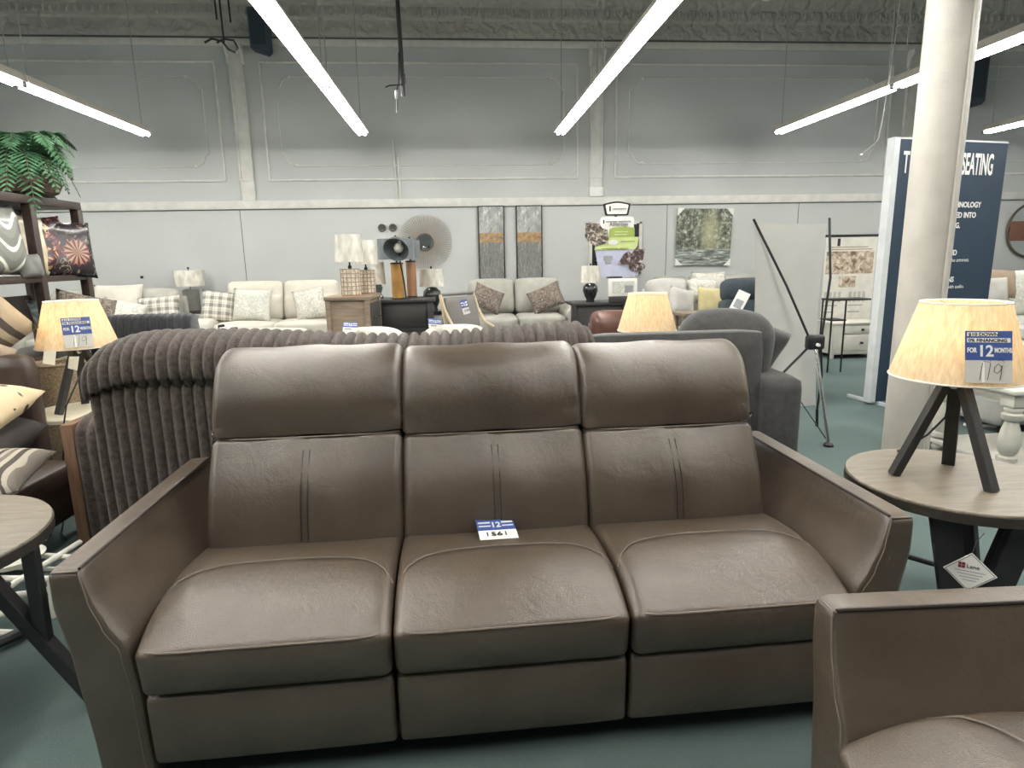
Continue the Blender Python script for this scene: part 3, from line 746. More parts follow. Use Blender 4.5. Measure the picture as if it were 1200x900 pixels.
b = tube(B(), [(-2.06, 3.6, .85), (-2.07, 3.54, .78), (-2.105, 3.47, .66), (-2.125, 3.455, .56), (-2.15, 3.44, .35), (-2.15, 3.40, .12), (-2.13, 3.3, .01), (-2.06, 3.22, .008)], .004, 6)
tag(obj('lamp_cord', b, M['cordm']), 'cord hanging down from the left tripod lamp past its table', 'cord')
t = thing('side_table', 'low dark table behind the dark grey sofa holding the middle lamp', 'table', (1.31, 4.3, 0))
obj('table_top', lo_hi(B(), (-.26, -.22, .47), (.26, .22, .51), .006), M['espresso'], t)
for sx in (-1, 1):
    for sy in (-1, 1): obj('leg', lo_hi(B(), (sx * .23 - .02, sy * .19 - .02, 0), (sx * .23 + .02, sy * .19 + .02, .47), .003), M['espresso'], t)
tripod_lamp('lit tripod lamp glowing behind the right leather headrest', (1.31, 4.3, .51), R(150), seam=-80)

# ------------------------------------------------------------------ generic upholstered pieces
def soft_sofa(label, loc, rz, W, n, fab, arm_w=.2, arm_h=.62, seat_h=.47, back_h=1.0, depth=.95, name='sofa', cat='sofa', split=None, group=None, arms=(1, 1), rolled=False, back_split=False, feet='espresso'):
    t = thing(name, label, cat, loc, rz, group); iw = W - arm_w * (arms[0] + arms[1]); x0 = -W / 2 + arm_w * arms[0]
    obj('base', lo_hi(B(), (x0 - .005, .05, .07), (x0 + iw + .005, depth - .04, seat_h - .16), .015), fab, t)
    for sx in (-1, 1):
        for yy in (.1, depth - .1): obj('foot', lathe(B(), [(.02, 0), (.028, .08)], 12, (sx * (W / 2 - .09), yy, 0)), M[feet], t)
    for k, s in enumerate((-1, 1)):
        if not arms[k]: continue
        b = B(); cx = s * (W / 2 - arm_w / 2)
        rbox(b, (cx, depth / 2 - .01, (.07 + arm_h) / 2), (arm_w, depth - .05, arm_h - .07), .05, 8, (.01, .012, .02))
        a = obj('arm', b, fab, t, smooth=70)
        if rolled:
            pts = [(cx + s * .02, -.005, arm_h - .06)]
            b = B(); lathe(b, [(.0, 0), (.10, .0), (.115, .02), (.115, depth * .7), (.1, depth * .72)], 20, cap=False); b.transform(Matrix.Translation((cx + s * .02, .02, arm_h - .07)) @ Matrix.Rotation(-PI / 2, 4, 'X'))
            obj('rolled_top', b, fab, a, smooth=60)
    for i in range(n):
        cx = x0 + iw * (i + .5) / n; w = iw / n - .006
        obj('seat_cushion', rbox(B(), (cx, .36, seat_h - .08), (w, .66, .17), .05, 9, (0, .015, .025)), fab, t, smooth=80)
        if back_split:
            obj('back_cushion', rbox(B(), (cx, .70, seat_h + .16), (w, .22, .36), .07, 9, (0, .03, .01), E3(-8)), fab, t, smooth=80)
            obj('headrest', rbox(B(), (cx, .755, back_h - .155), (w, .20, .32), .07, 9, (0, .03, .01), E3(-8)), fab, t, smooth=80)
        else:
            obj('back_cushion', rbox(B(), (cx, .73, (seat_h + back_h) / 2 + .01), (w, .24, back_h - seat_h + .02), .08, 10, (0, .05, .015), E3(-9)), fab, t, smooth=80)
    obj('back_frame', rbox(B(), (x0 + iw / 2, depth - .07, (.1 + back_h - .08) / 2), (iw + .02, .12, back_h - .18), .04, 6), fab, t, smooth=70)
    return t

# ------------------------------------------------------------------ plush ribbed sofa behind the leather one (seen from its back)
def ribbed(prof, x0, x1, pitch, amp, edge_drop=None, r=.05, per=8, sub=.02):
    P = fillet(prof, [min(.06, .06)] * len(prof), 5, sub) if not isinstance(prof[0], Vector) else prof
    ns = normals2d(P); bm = B(); rings = []; nx = int((x1 - x0) / pitch * per)
    for i in range(nx + 1):
        x = x0 + (x1 - x0) * i / nx; e = min(x - x0, x1 - x); q = max(0, 1 - e / r); ins = r * (1 - math.sqrt(max(0, 1 - q * q)))
        rib = amp * (abs(math.cos(PI * (x - x0) / pitch + PI / 2)) ** .6)
        ring = []
        for p, n in zip(P, ns):
            k = p + n * (rib - ins * .8); z = k.y
            if edge_drop: z = edge_drop(x, k.x, z)
            ring.append(bm.verts.new((x, k.x, z)))
        rings.append(ring)
    L = len(P)
    for A, C in zip(rings, rings[1:]):
        for k in range(L): bm.faces.new((A[k], A[(k + 1) % L], C[(k + 1) % L], C[k]))
    bm.faces.new(rings[0]); bm.faces.new(rings[-1]); return bm
t = thing('plush_sofa', 'brown ribbed plush sofa seen from behind, just past the leather sofa', 'sofa', (0, 0, 0))
def drop(x, y, z):
    e = max(0, (-1.27 - x) / .30)
    return z - .085 * e * e - .012 - .045 * math.exp(-((x + .25) / .5) ** 2) - max(0, x + .25) * .008 if z > .93 else z
obj('back_roll', ribbed([(2.80, .895), (2.70, .905), (2.665, .97), (2.69, 1.065), (2.80, 1.108), (2.93, 1.10), (3.02, 1.0), (3.03, .90)], -1.575, .60, .0465, .026, drop, .09), M['plush'], t, smooth=180)
obj('back_panel', ribbed([(2.715, .06), (2.70, .5), (2.70, .885), (2.74, .908), (2.95, .9), (3.0, .5), (3.0, .06)], -1.545, .60, .0465, .022, None, .03), M['plush'], t, smooth=180)
obj('arm', ribbed([(3.06, .05), (3.05, .60), (3.09, .66), (3.2, .675), (3.75, .67), (3.82, .6), (3.82, .05)], -1.845, -1.56, .058, .016, None, .03), M['plush'], t, smooth=180)
obj('side_board', lo_hi(B(), (-1.90, 3.055, .03), (-1.846, 3.84, .655), .004), M['board'], t)
obj('seat', ribbed([(3.02, .08), (3.02, .44), (3.12, .48), (3.75, .48), (3.84, .42), (3.84, .08)], -1.55, .60, .0465, .012, None, .03), M['plush'], t, smooth=180)

# charcoal ribbed armchair
t = thing('tufted_armchair', 'charcoal channel-tufted armchair behind the left tripod lamp', 'armchair', (-2.13, 4.55, 0), R(0))
def cdrop(x, y, z): return z
obj('back', ribbed([(.0, .1), (-.03, .8), (.0, 1.02), (.05, 1.045), (.14, 1.03), (.17, .8), (.15, .1)], -.31, .275, .047, .014, None, .03), M['navyplush'], t, smooth=180)
for s in (-1, 1): obj('arm', rbox(B(), (s * .30 - .015, .45, .36), (.10, .62, .52), .04, 6), M['navyplush'], t, smooth=70)
obj('seat', rbox(B(), (-.02, .45, .33), (.5, .6, .26), .05, 7, (0, 0, .03)), M['navyplush'], t, smooth=70)
for sx in (-1, 1):
    for yy in (.1, .7): obj('foot', lathe(B(), [(.02, 0), (.025, .12)], 10, (sx * .26 - .015, yy, 0)), M['espresso'], t)

# dark grey sofa at right of centre, back towards us
t = thing('grey_sofa', 'dark grey sofa seen from behind, right of the plush sofa', 'sofa', (0, 0, 0))
obj('back_frame', rbox(B(), (1.13, 3.26, .52), (.98, .13, .94), .035, 6), M['dkgrey'], t, smooth=70)
obj('arm', rbox(B(), (1.72, 3.62, .38), (.24, .92, .70), .04, 8, (.006, .006, .01)), M['dkgrey'], t, smooth=70)
obj('seat', rbox(B(), (1.12, 3.72, .30), (.98, .78, .34), .05, 7, (0, 0, .02)), M['dkgrey'], t, smooth=70)
obj('back_cushion', rbox(B(), (1.50, 3.44, .855), (.52, .22, .38), .10, 10, (.02, .05, .05), E3(6, 4, 0)), M['dkgrey'], t, smooth=90)
obj('back_cushion', rbox(B(), (.92, 3.44, .72), (.52, .22, .38), .10, 10, (.02, .04, .02), E3(6, 0, 0)), M['dkgrey'], t, smooth=90)
for p in ((.7, 3.28), (1.7, 3.28), (.7, 4.0), (1.7, 4.0)): obj('foot', lathe(B(), [(.02, 0), (.025, .06)], 10, (p[0], p[1], 0)), M['espresso'], t)
pillow('slumped dark grey pillow at the right arm of the dark grey sofa', M['dkgrey'], (1.77, 3.58, .845), .34, .30, .14, (20, 22, 18))

# two ivory barrel chairs
def barrel(label, loc, rz, w=.62):
    t = thing('barrel_chair', label, 'armchair', loc, rz, 'ivory barrel chairs')
    b = B(); n = 28; prof = fillet([(-.06, .06), (.06, .06), (.075, .5), (.06, .83), (.0, .875), (-.06, .83), (-.07, .5)], .05, 5, .04)
    rings = []
    for i in range(n + 1):
        u = -1 + 2 * i / n; a = PI / 2 + u * R(128); h = 1 - .32 * abs(u) ** 2.5
        d = Vector((math.cos(a), math.sin(a) * 1.0))
        e = max(0, (abs(u) - .93) / .07); sh = math.sqrt(max(.02, 1 - e * e))
        rings.append([b.verts.new((d.x * (w / 2 - .07 + p.x * sh), -d.y * (w / 2 - .07 + p.x * sh), .06 + (p.y - .06) * h)) for p in prof])
    L = len(prof)
    for A, C in zip(rings, rings[1:]):
        for k in range(L): b.faces.new((A[k], A[(k + 1) % L], C[(k + 1) % L], C[k]))
    b.faces.new(rings[0]); b.faces.new(rings[-1])
    obj('barrel_back', b, M['ivory'], t, smooth=80)
    b = lathe(B(), [(.17, .1), (.19, .12), (.20, .36), (.19, .43), (.12, .46)], 28, (0, .03, 0)); obj('seat', b, M['ivory'], t, smooth=80)
    obj('plinth', lathe(B(), [(.16, 0), (.17, .1)], 24, (0, .0, 0)), M['espresso'], t)
barrel('round-backed ivory chair at left, in front of the oak chest', (-.715, 5.38, 0), 0, .60)
barrel('round-backed ivory chair at right, in front of the rattan armchair', (-.03, 5.40, 0), 0, .62)
price_card('tiny blue price card on the left ivory chair back', (-.86, 5.085, .875), (-45, 4, 4), .11, .10, False, '499')
price_card('tiny blue price card on the right ivory chair back', (-.19, 5.10, .88), (-45, 8, 14), .11, .10, False, '499')

# ------------------------------------------------------------------ row of furniture along the back wall
soft_sofa('cream three-seat reclining sofa against the back wall, scatter pillows on it', (-2.36, 8.18, 0), 0, 2.05, 2, M['cream'], .28, .68, .62, 1.12, 1.0, back_split=True)
pillow('grey plaid pillow on the left arm of the cream sofa', M['plaid'], (-3.10, 8.52, .83), .42, .42, .16, (-22, 8, 12))
pillow('square leaf-patterned pillow left on the cream sofa', M['foliagepat'], (-2.67, 8.50, .84), .50, .44, .17, (-18, 3, -4))
pillow('scroll-patterned pillow right on the cream sofa', M['floralp'], (-1.93, 8.50, .83), .40, .42, .17, (-18, -9, 8))
pillow('dark grey pillow peeking out behind the oak chest', M['dkgrey'], (-1.52, 8.54, .79), .4, .38, .15, (-18, -14, 6))
t = thing('ottoman', 'flat cream ottoman in front of the cream sofa', 'ottoman', (-2.13, 6.9, 0))
obj('cushion', rbox(B(), (0, 0, .55), (1.0, .6, .22), .08, 9, (.01, .01, .04)), M['cream'], t, smooth=80)
obj('base', lo_hi(B(), (-.42, -.24, .06), (.42, .24, .45), .02), M['cream'], t)
for sx in (-1, 1):
    for sy in (-1, 1): obj('foot', lathe(B(), [(.02, 0), (.025, .07)], 10, (sx * .36, sy * .18, 0)), M['espresso'], t)
t = thing('remote_control', 'small white remote with dark ends lying on the cream ottoman', 'remote control', (-2.38, 6.72, .70), R(-35))
obj('body', rbox(B(), (0, 0, .02), (.2, .07, .03), .008, 5), M['white'], t); obj('button', lathe(B(), [(.016, .034), (.014, .038)], 12, (-.02, 0, 0)), M['blackm'], t)
obj('end_cap', rbox(B(), (-.1, 0, .03), (.02, .075, .06), .008, 4), M['blackm'], t); obj('end_cap', rbox(B(), (.1, 0, .025), (.03, .075, .03), .008, 4), M['blackm'], t)
soft_sofa('pale grey sofa against the back wall at far left', (-4.52, 8.12, 0), 0, 2.1, 2, M['greyfab'], .24, .70, .5, 1.04, 1.0)
pillow('grey plaid pillow on the pale sofa at far left', M['plaid'], (-3.87, 8.58, .80), .52, .36, .15, (-18, -4, 4))
pillow('pale scroll-patterned pillow on the far left sofa', M['floralp'], (-4.22, 8.36, .78), .52, .36, .16, (-30, 14, 6))
pillow('round-topped cream pillow leaning on the far left sofa back', M['cream'], (-4.40, 8.66, .92), .62, .44, .18, (-14, 0, 0))
t = thing('side_table', 'small dark table between the two far left sofas, under a block lamp', 'table', (-3.74, 9.42, 0))
obj('table_top', lo_hi(B(), (-.24, -.18, .67), (.22, .22, .71), .006), M['espresso'], t); obj('body', lo_hi(B(), (-.18, -.14, .06), (.18, .2, .67), .004), M['espresso'], t)
for sx in (-1, 1): obj('foot', lo_hi(B(), (sx * .15 - .02, -.12, 0), (sx * .15 + .02, .18, .06)), M['espresso'], t)
t = thing('block_lamp', 'unlit lamp with grey block base and plastic-wrapped drum shade', 'lamp', (-3.80, 9.45, .71))
b = B(); bmesh.ops.create_cube(b, size=1); bmesh.ops.scale(b, vec=(.19, .14, .31), verts=b.verts); bmesh.ops.translate(b, vec=(0, 0, .155), verts=b.verts); bmesh.ops.bevel(b, geom=list(b.edges), offset=.01, segments=2, affect='EDGES')
obj('block_base', b, M['greyblock'], t)
obj('lamp_shade', lathe(B(), [(.20, .36), (.20, .58), (.198, .58), (.198, .36)], 32, cap=False), M['brightshade'], t)
obj('stem', tube(B(), [(0, 0, .3), (0, 0, .6)], .008, 8), M['bronze'], t); obj('finial', rbox(B(), (0, 0, .61), (.03, .03, .03), .014, 4), M['blackm'], t)

# oak chest with wicker lamps
def chest(name, label, loc, rz, W, D, H, body, drw, rows, facing, knob, group=None):
    t = thing(name, label, 'chest', loc, rz, group)
    obj('body', lo_hi(B(), (-W / 2 + .015, -D / 2 + .015, .06), (W / 2 - .015, D / 2 - .015, H - .035), .004), body, t)
    obj('top', lo_hi(B(), (-W / 2 - .012, -D / 2 - .012, H - .035), (W / 2 + .012, D / 2 + .012, H), .006), body, t)
    for sx in (-1, 1):
        for sy in (-1, 1): obj('post', lo_hi(B(), (sx * (W / 2 - .02) - .022, sy * (D / 2 - .02) - .022, 0), (sx * (W / 2 - .02) + .022, sy * (D / 2 - .02) + .022, H - .035), .003), body, t)
    obj('side_rail', lo_hi(B(), (-W / 2, -D / 2, .42 * H), (W / 2, -D / 2 + .02, .42 * H + .05), .003) if facing == 'x' else lo_hi(B(), (-W / 2, -D / 2 + .03, .42 * H), (-W / 2 + .02, D / 2 - .03, .42 * H + .05), .003), body, t)
    hh = (H - .16) / rows
    for i in range(rows):
        z0 = .1 + i * hh + .01; z1 = z0 + hh - .02
        if facing == 'x':
            d = obj('drawer', lo_hi(B(), (W / 2 - .01, -D / 2 + .05, z0), (W / 2 + .006, D / 2 - .05, z1), .004), drw, t)
            for y in (-D * .22, D * .22): obj('knob', rbox(B(), (W / 2 + .018, y, (z0 + z1) / 2), (.03, .028, .028), .012, 4), knob, d)
        else:
            d = obj('drawer', lo_hi(B(), (-W / 2 + .05, -D / 2 - .006, z0), (W / 2 - .05, -D / 2 + .01, z1), .004), drw, t)
            obj('knob', rbox(B(), (0, -D / 2 - .018, (z0 + z1) / 2), (.03, .03, .03), .012, 4), knob, d)
    return t
chest('drawer_chest', 'weathered oak chest with dark drawers at its side, under wicker lamps', (-1.01, 6.30, 0), R(-3), .40, .62, 1.06, M['oak'], M['darkchest'], 3, 'x', M['bronze'])
def wicker_lamp(label, loc, s=1.0):
    t = thing('wicker_lamp', label, 'lamp', loc, 0, 'wicker lamps on the oak chest')
    obj('wicker_base', lathe(B(), [(.088 * s, .012), (.088 * s, .25 * s)], 28), M['wicker'], t)
    b = B()
    for k in range(14):
        a = 2 * PI * k / 14; tube(b, [(.09 * s * math.cos(a), .09 * s * math.sin(a), .012), (.09 * s * math.cos(a), .09 * s * math.sin(a), .25 * s)], .004, 4)
    for k in range(7): tube(b, [(.09 * s * math.cos(2 * PI * j / 24), .09 * s * math.sin(2 * PI * j / 24), .012 + (.238 * s) * k / 6) for j in range(24)], .004, 4, True)
    obj('woven_cage', b, M['kraft'], t)
    obj('foot_ring', lathe(B(), [(.095 * s, 0), (.095 * s, .014)], 28), M['copper'], t)
    obj('neck', lathe(B(), [(.012, .25 * s), (.02, .27 * s), (.008, .29 * s), (.008, .36 * s)], 12), M['blackm'], t)
    obj('lamp_shade', lathe(B(), [(.135 * s, .315 * s), (.118 * s, .565 * s), (.116 * s, .565 * s), (.133 * s, .315 * s)], 32, cap=False), M['brightshade'], t)
wicker_lamp('near wicker-base lamp with wrapped white shade on the oak chest', (-1.0, 6.12, 1.06)); wicker_lamp('far narrower wicker-base lamp half behind its twin on the oak chest', (-.90, 6.46, 1.06), .92)
# dark console with gold lamps
t = thing('console_table', 'black-stained console behind the ivory chairs, carrying gold column lamps', 'table', (-.58, 7.15, 0))
obj('table_top', lo_hi(B(), (-.33, -.25, .93), (.33, .25, .965), .005), M['darkchest'], t)
obj('body', lo_hi(B(), (-.29, -.21, .08), (.29, .21, .93), .004), M['darkchest'], t)
for sx in (-1, 1):
    for sy in (-1, 1): obj('leg', lo_hi(B(), (sx * .28 - .03, sy * .21 - .03, 0), (sx * .28 + .03, sy * .21 + .03, .93), .004), M['darkchest'], t)
obj('front_panel', lo_hi(B(), (-.23, -.225, .66), (.23, -.2, .88), .006), M['darkchest'], t); obj('front_panel', lo_hi(B(), (-.23, -.225, .15), (.23, -.2, .6), .006), M['darkchest'], t)
def gold_lamp(label, loc, m, r, h, sh, rs, hs, shm):
    t = thing('column_lamp', label, 'lamp', loc, 0, 'column lamps on the black console')
    obj('column_base', lathe(B(), [(r, .012), (r, h)], 28), m, t); obj('foot_ring', lathe(B(), [(r + .006, 0), (r + .006, .014)], 28), M['blackm'], t); obj('collar', lathe(B(), [(r + .004, h), (r + .004, h + .014), (.01, h + .02), (.01, sh)], 24), M['blackm'], t)
    obj('lamp_shade', lathe(B(), [(rs, sh), (rs, sh + hs), (rs - .002, sh + hs), (rs - .002, sh)], 32, cap=False), shm, t)
    obj('finial', rbox(B(), (0, 0, sh + hs + .02), (.025, .025, .04), .012, 4), M['blackm'], t)
gold_lamp('gold column lamp with wide grey drum shade on the black console', (-.645, 7.0, .965), M['brass'], .066, .375, .425, .195, .215, M['greyshade'])
gold_lamp('copper column lamp with grey shade behind the gold column lamp', (-.515, 7.28, .965), M['copper'], .055, .39, .43, .11, .20, M['greyshade'])
t = thing('globe_lamp', 'lamp with smoky grey dome shade in front of the gold column lamp', 'lamp', (-.56, 6.80 + .17, .965))
b = tube(B(), [(0, 0, .01), (-.01, -.06, .2), (-.03, -.14, .38), (-.035, -.19, .5)], .008, 8); obj('curved_stem', b, M['blackm'], t)
obj('foot', lathe(B(), [(.05, 0), (.05, .012)], 20), M['blackm'], t)
b = lathe(B(), [(.02, .0), (.06, .02), (.12, .09), (.135, .15), (.13, .15), (.115, .09), (.055, .03)], 28, cap=False); b.transform(Matrix.Translation((-.03, -.16, .6)) @ Matrix.Rotation(R(122), 4, 'X') @ Matrix.Rotation(R(-10), 4, 'Y'))
obj('dome_shade', b, M['glass'], t, smooth=60)
b = B(); bmesh.ops.create_uvsphere(b, u_segments=16, v_segments=10, radius=.05); obj('frosted_bulb', b, M['ltgrey'], t, T=Matrix.Translation((-.032, -.24, .54)), smooth=180)
t = thing('small_lamp', 'small glossy lamp with creased wrap between oak chest and gold lamp', 'lamp', (-.87, 7.12, .965))
obj('glass_base', lathe(B(), [(.05, 0), (.055, .02), (.03, .06), (.05, .12), (.02, .2), (.01, .24)], 20), M['glass'], t)
obj('lamp_shade', lathe(B(), [(.085, .16), (.075, .4), (.073, .4), (.083, .16)], 24, cap=False), M['brightshade'], t); obj('finial', rbox(B(), (0, 0, .42), (.03, .03, .03), .012, 4), M['blackm'], t)
# vase lamp left of the rattan chair
t = thing('side_table', 'narrow black table with pale front under the black vase lamp', 'table', (-.295, 7.42, 0))
obj('table_top', lo_hi(B(), (-.14, -.14, .76), (.14, .14, .80), .004), M['blackvase'], t); obj('front_panel', lo_hi(B(), (-.11, -.13, .06), (.11, -.11, .76), .004), M['ltgrey'], t)
obj('body', lo_hi(B(), (-.115, -.11, .0), (.115, .13, .76), .003), M['darkchest'], t)
def vase_lamp(label, loc, s, shade_r, wrap=True, g='black vase lamps'):
    t = thing('vase_lamp', label, 'lamp', loc, 0, g)
    obj('vase_base', lathe(B(), [(.062 * s, 0), (.066 * s, .02 * s), (.06 * s, .04 * s), (.085 * s, .09 * s), (.112 * s, .17 * s), (.105 * s, .23 * s), (.06 * s, .275 * s), (.03 * s, .285 * s), (.03 * s, .3 * s)], 28), M['blackvase'], t, smooth=60)
    obj('stem', tube(B(), [(0, 0, .29 * s), (0, 0, .5 * s)], .008, 8), M['bronze'], t)
    obj('lamp_shade', lathe(B(), [(shade_r, .29 * s), (shade_r * .95, .29 * s + .2), (shade_r * .94, .29 * s + .2), (shade_r * .99, .29 * s)], 30, cap=False), M['brightshade'], t)
    obj('finial', rbox(B(), (0, 0, .29 * s + .215), (.025, .025, .03), .01, 4), M['blackm'], t)
vase_lamp('black vase lamp with white shade, in front of the sunburst mirror', (-.295, 7.40, .80), .95, .145)
t = thing('end_table', 'black carved end table at the right arm of the grey loveseat', 'table', (1.66, 7.75, 0))
obj('table_top', lo_hi(B(), (-.29, -.22, .795), (.40, .25, .83), .006), M['darkchest'], t); obj('body', lo_hi(B(), (-.23, -.18, .06), (.36, .22, .795), .01), M['darkchest'], t)
for sx in (-.26, .36): obj('leg', lathe(B(), [(.03, 0), (.04, .1), (.025, .3), (.045, .55), (.03, .795)], 12, (sx, -.19, 0)), M['darkchest'], t)
vase_lamp('black vase lamp with pale shade, left of the green display sign', (1.62, 7.68, .83), .82, .12)
t = thing('boxed_clock', 'small cream-framed boxed picture standing right of the black vase lamp', 'box', (1.99, 7.56, .83))
obj('box_frame', lo_hi(B(), (-.175, -.03, .07), (.175, .03, .28), .008), M['white'], t); obj('print', lo_hi(B(), (-.135, -.033, .10), (.135, -.029, .25)), M['foliagepat'], t, smooth=0)
obj('print', lo_hi(B(), (.02, -.035, .11), (.12, -.032, .2)), M['greyprint'], t, smooth=0); obj('stand', lo_hi(B(), (-.16, -.05, 0), (.16, .05, .07), .006), M['darkchest'], t)
t = thing('wicker_basket', 'tan wicker basket under the left tripod lamp shade', 'basket', (-2.58, 4.25, 0))
obj('basket_wall', lathe(B(), [(.10, 0), (.12, .03), (.15, .4), (.16, .78), (.148, .78), (.14, .4), (.1, .05)], 28), M['tanwick'], t); obj('rim', tube(B(), [(.155 * math.cos(2 * PI * k / 28), .155 * math.sin(2 * PI * k / 28), .78) for k in range(28)], .012, 6, True), M['tanwick'], t)
# rattan armchair and its cream neighbour
def frame_chair(label, loc, rz, wd, seatm, backm, w=.46, tag_=False):
    t = thing('frame_armchair', label, 'armchair', loc, rz)
    obj('backrest', rbox(B(), (0, .30, .72), (w, .06, .56), .02, 6, (0, .02, 0), E3(-14)), backm, t, smooth=70)
    obj('seat', rbox(B(), (0, -.02, .42), (w, .52, .12), .04, 7, (0, 0, .03)), seatm, t, smooth=70)
    for s in (-1, 1):
        x = s * (w / 2 + .02)
        pts = [(x, .40, 1.02), (x, .33, .86), (x, .22, .72), (x * 1.05, .05, .66), (x * 1.08, -.12, .64), (x * 1.08, -.26, .61)]
        obj('arm_rail', tube(B(), pts, .016, 8), wd, t)
        obj('leg', tube(B(), [(x * 1.08, -.25, .61), (x * 1.06, -.27, .3), (x, -.28, 0)], .018, 8), wd, t)
        obj('leg', tube(B(), [(x, .40, 1.02), (x, .28, .5), (x, .34, 0)], .018, 8), wd, t)
    obj('top_rail', tube(B(), [(-w / 2 - .02, .40, 1.02), (w / 2 + .02, .40, 1.02)], .016, 8), backm, t)
    return t
frame_chair('grey-backed armchair with blonde bent-wood arms in front of the loveseat', (.24, 6.45, 0), R(38), M['rattanw'], M['ivory'], mat('slate_weave', rgb(116, 114, 110), rough=.9), .40)
price_card('blue price card hanging on the grey blonde-armed chair back', (.07, 6.50, .90), (-14, -8, 38), .09, .15, False, '399')
# loveseat
soft_sofa('pale grey rolled-arm loveseat under the two tall panel paintings', (.80, 8.30, 0), 0, 1.62, 2, M['greyfab'], .16, .68, .60, 1.06, .98, name='loveseat', rolled=True)
pillow('brown scroll pillow leaning on the left side of the grey loveseat', M['scrollb'], (.40, 8.60, .84), .42, .34, .14, (-22, 24, 8)); pillow('brown scroll pillow leaning on the right side of the grey loveseat', M['scrollb'], (1.20, 8.60, .83), .46, .34, .14, (-22, -22, -6))
price_card('blue and white price card over the loveseat back at its right end', (1.345, 8.985, 1.035), (-40, 6, 0), .13, .11, False, '899')
# oxblood leather chair behind the plush sofa
soft_sofa('reddish-brown leather chair behind the plush sofa, left of the middle lamp', (1.52, 6.9, 0), R(180), .64, 1, M['brownl'], .1, .62, .45, .82, .75, name='leather_chair', cat='armchair')
# right sectional
soft_sofa('light grey sectional sofa right of the middle lamp', (2.85, 7.0, 0), 0, 1.34, 2, M['ltgrey'], .16, .62, .5, 1.06, .95, name='sectional_sofa')
pillow('pale grey ruched pillow on the light grey sectional', M['ltgrey'], (2.68, 7.42, .82), .34, .34, .18, (-14, 12, 14)); pillow('mustard yellow pillow on the sectional beside the teal recliner', M['yellow'], (3.04, 7.42, .83), .34, .32, .14, (-14, 4, 6))
pillow('small floral pillow above the mustard pillow', M['floralp'], (3.02, 7.62, .93), .36, .3, .14, (-14, 4, 6))
t = thing('coffee_table', 'low pale wood table beside the sectional, under the mustard pillow', 'table', (2.68, 6.72, 0))
obj('table_top', lo_hi(B(), (-.3, -.16, .73), (.3, .16, .765), .006), M['oak'], t)
for sx in (-1, 1):
    for sy in (-1, 1): obj('leg', lo_hi(B(), (sx * .26 - .02, sy * .12 - .02, 0), (sx * .26 + .02, sy * .12 + .02, .73), .003), M['oak'], t)
t = thing('teal_recliner', 'dark teal recliner standing left of the blank white banner', 'armchair', (2.86, 5.72, 0))
obj('backrest', rbox(B(), (0, .3, .72), (.56, .24, .46), .06, 8, (0, .03, .0), E3(-8)), M['teal'], t, smooth=80); obj('headrest', rbox(B(), (0, .33, 1.03), (.54, .22, .22), .07, 8, (0, .03, .01), E3(-8)), M['teal'], t, smooth=80)
obj('seat', rbox(B(), (0, -.02, .36), (.5, .56, .3), .06, 8, (0, 0, .03)), M['teal'], t, smooth=80)
for s in (-1, 1): obj('arm', rbox(B(), (s * .31, .02, .34), (.13, .66, .6), .05, 8), M['teal'], t, smooth=80)
obj('footrest', rbox(B(), (0, -.32, .2), (.48, .08, .26), .03, 6), M['teal'], t, smooth=80)
t = thing('brochure_sheet', 'white printed sheet propped against the dark teal recliner', 'paper', (2.545, 5.55, .955)); t.rotation_euler = (R(-12), R(24), R(-28))
obj('sheet', lo_hi(B(), (-.055, -.002, -.10), (.055, 0, .10)), M['white'], t, smooth=0); obj('print', lo_hi(B(), (-.035, -.004, -.06), (.035, -.0022, .02)), M['greyprint'], t, smooth=0)
soft_sofa('pale grey sofa against the back wall under the forest painting', (3.70, 8.55, 0), 0, 2.0, 3, M['greyfab'], .2, .62, .5, 1.04, .95)
pillow('white floral pillow on the sofa under the forest painting', M['floralp'], (3.62, 8.92, .93), .5, .4, .16, (-14, 0, 0))

# ------------------------------------------------------------------ on the back wall
for x, nm in ((.539, 'left'), (1.115, 'right')):
    t = thing('panel_painting', '%s one of two tall grey panel paintings with ochre bands above the loveseat' % nm, 'painting', (x, WY1 - .02, 1.589), 0, 'tall panel paintings')
    obj('canvas', lo_hi(B(), (-.19, -.012, -.545), (.19, .02, .545)), M['art'], t, smooth=0)
    b = B()
    for s in (-1, 1): lo_hi(b, (s * .192 - .008, -.02, -.555), (s * .192 + .008, .02, .555)); lo_hi(b, (-.2, -.02, s * .55 - .007), (.2, .02, s * .55 + .007))
    obj('frame', b, M['blackm'], t, smooth=0)
t = thing('forest_painting', 'square painting of a forest river with white corner guards', 'painting', (3.85, WY1 - .031, 1.635)); t.rotation_euler = (0, R(1.2), 0)
obj('canvas', lo_hi(B(), (-.435, -.015, -.43), (.435, .03, .43), .004), M['forest'], t, smooth=0)
for sx in (-1, 1):
    for sz in (-1, 1): obj('corner_guard', prism(B(), [(sx * .44, sz * .435), (sx * .33, sz * .435), (sx * .44, sz * .325)], .05, 'xz', (0, 0, 0)), M['white'], t, smooth=0)
t = thing('sunburst_mirror', 'round sunburst mirror with spiky wire rim on the back wall', 'mirror', (-.463, WY1 - .03, 1.628))
obj('mirror_glass', lathe(B(), [(.115, 0), (.115, .012), (.11, .016)], 32), M['mirror'], t, T=Matrix.Rotation(PI / 2, 4, 'X'))
obj('inner_rim', tube(B(), [(.12 * math.cos(2 * PI * k / 40), -.01, .12 * math.sin(2 * PI * k / 40)) for k in range(40)], .013, 6, True), M['bronze'], t)
b = B(); n = 64
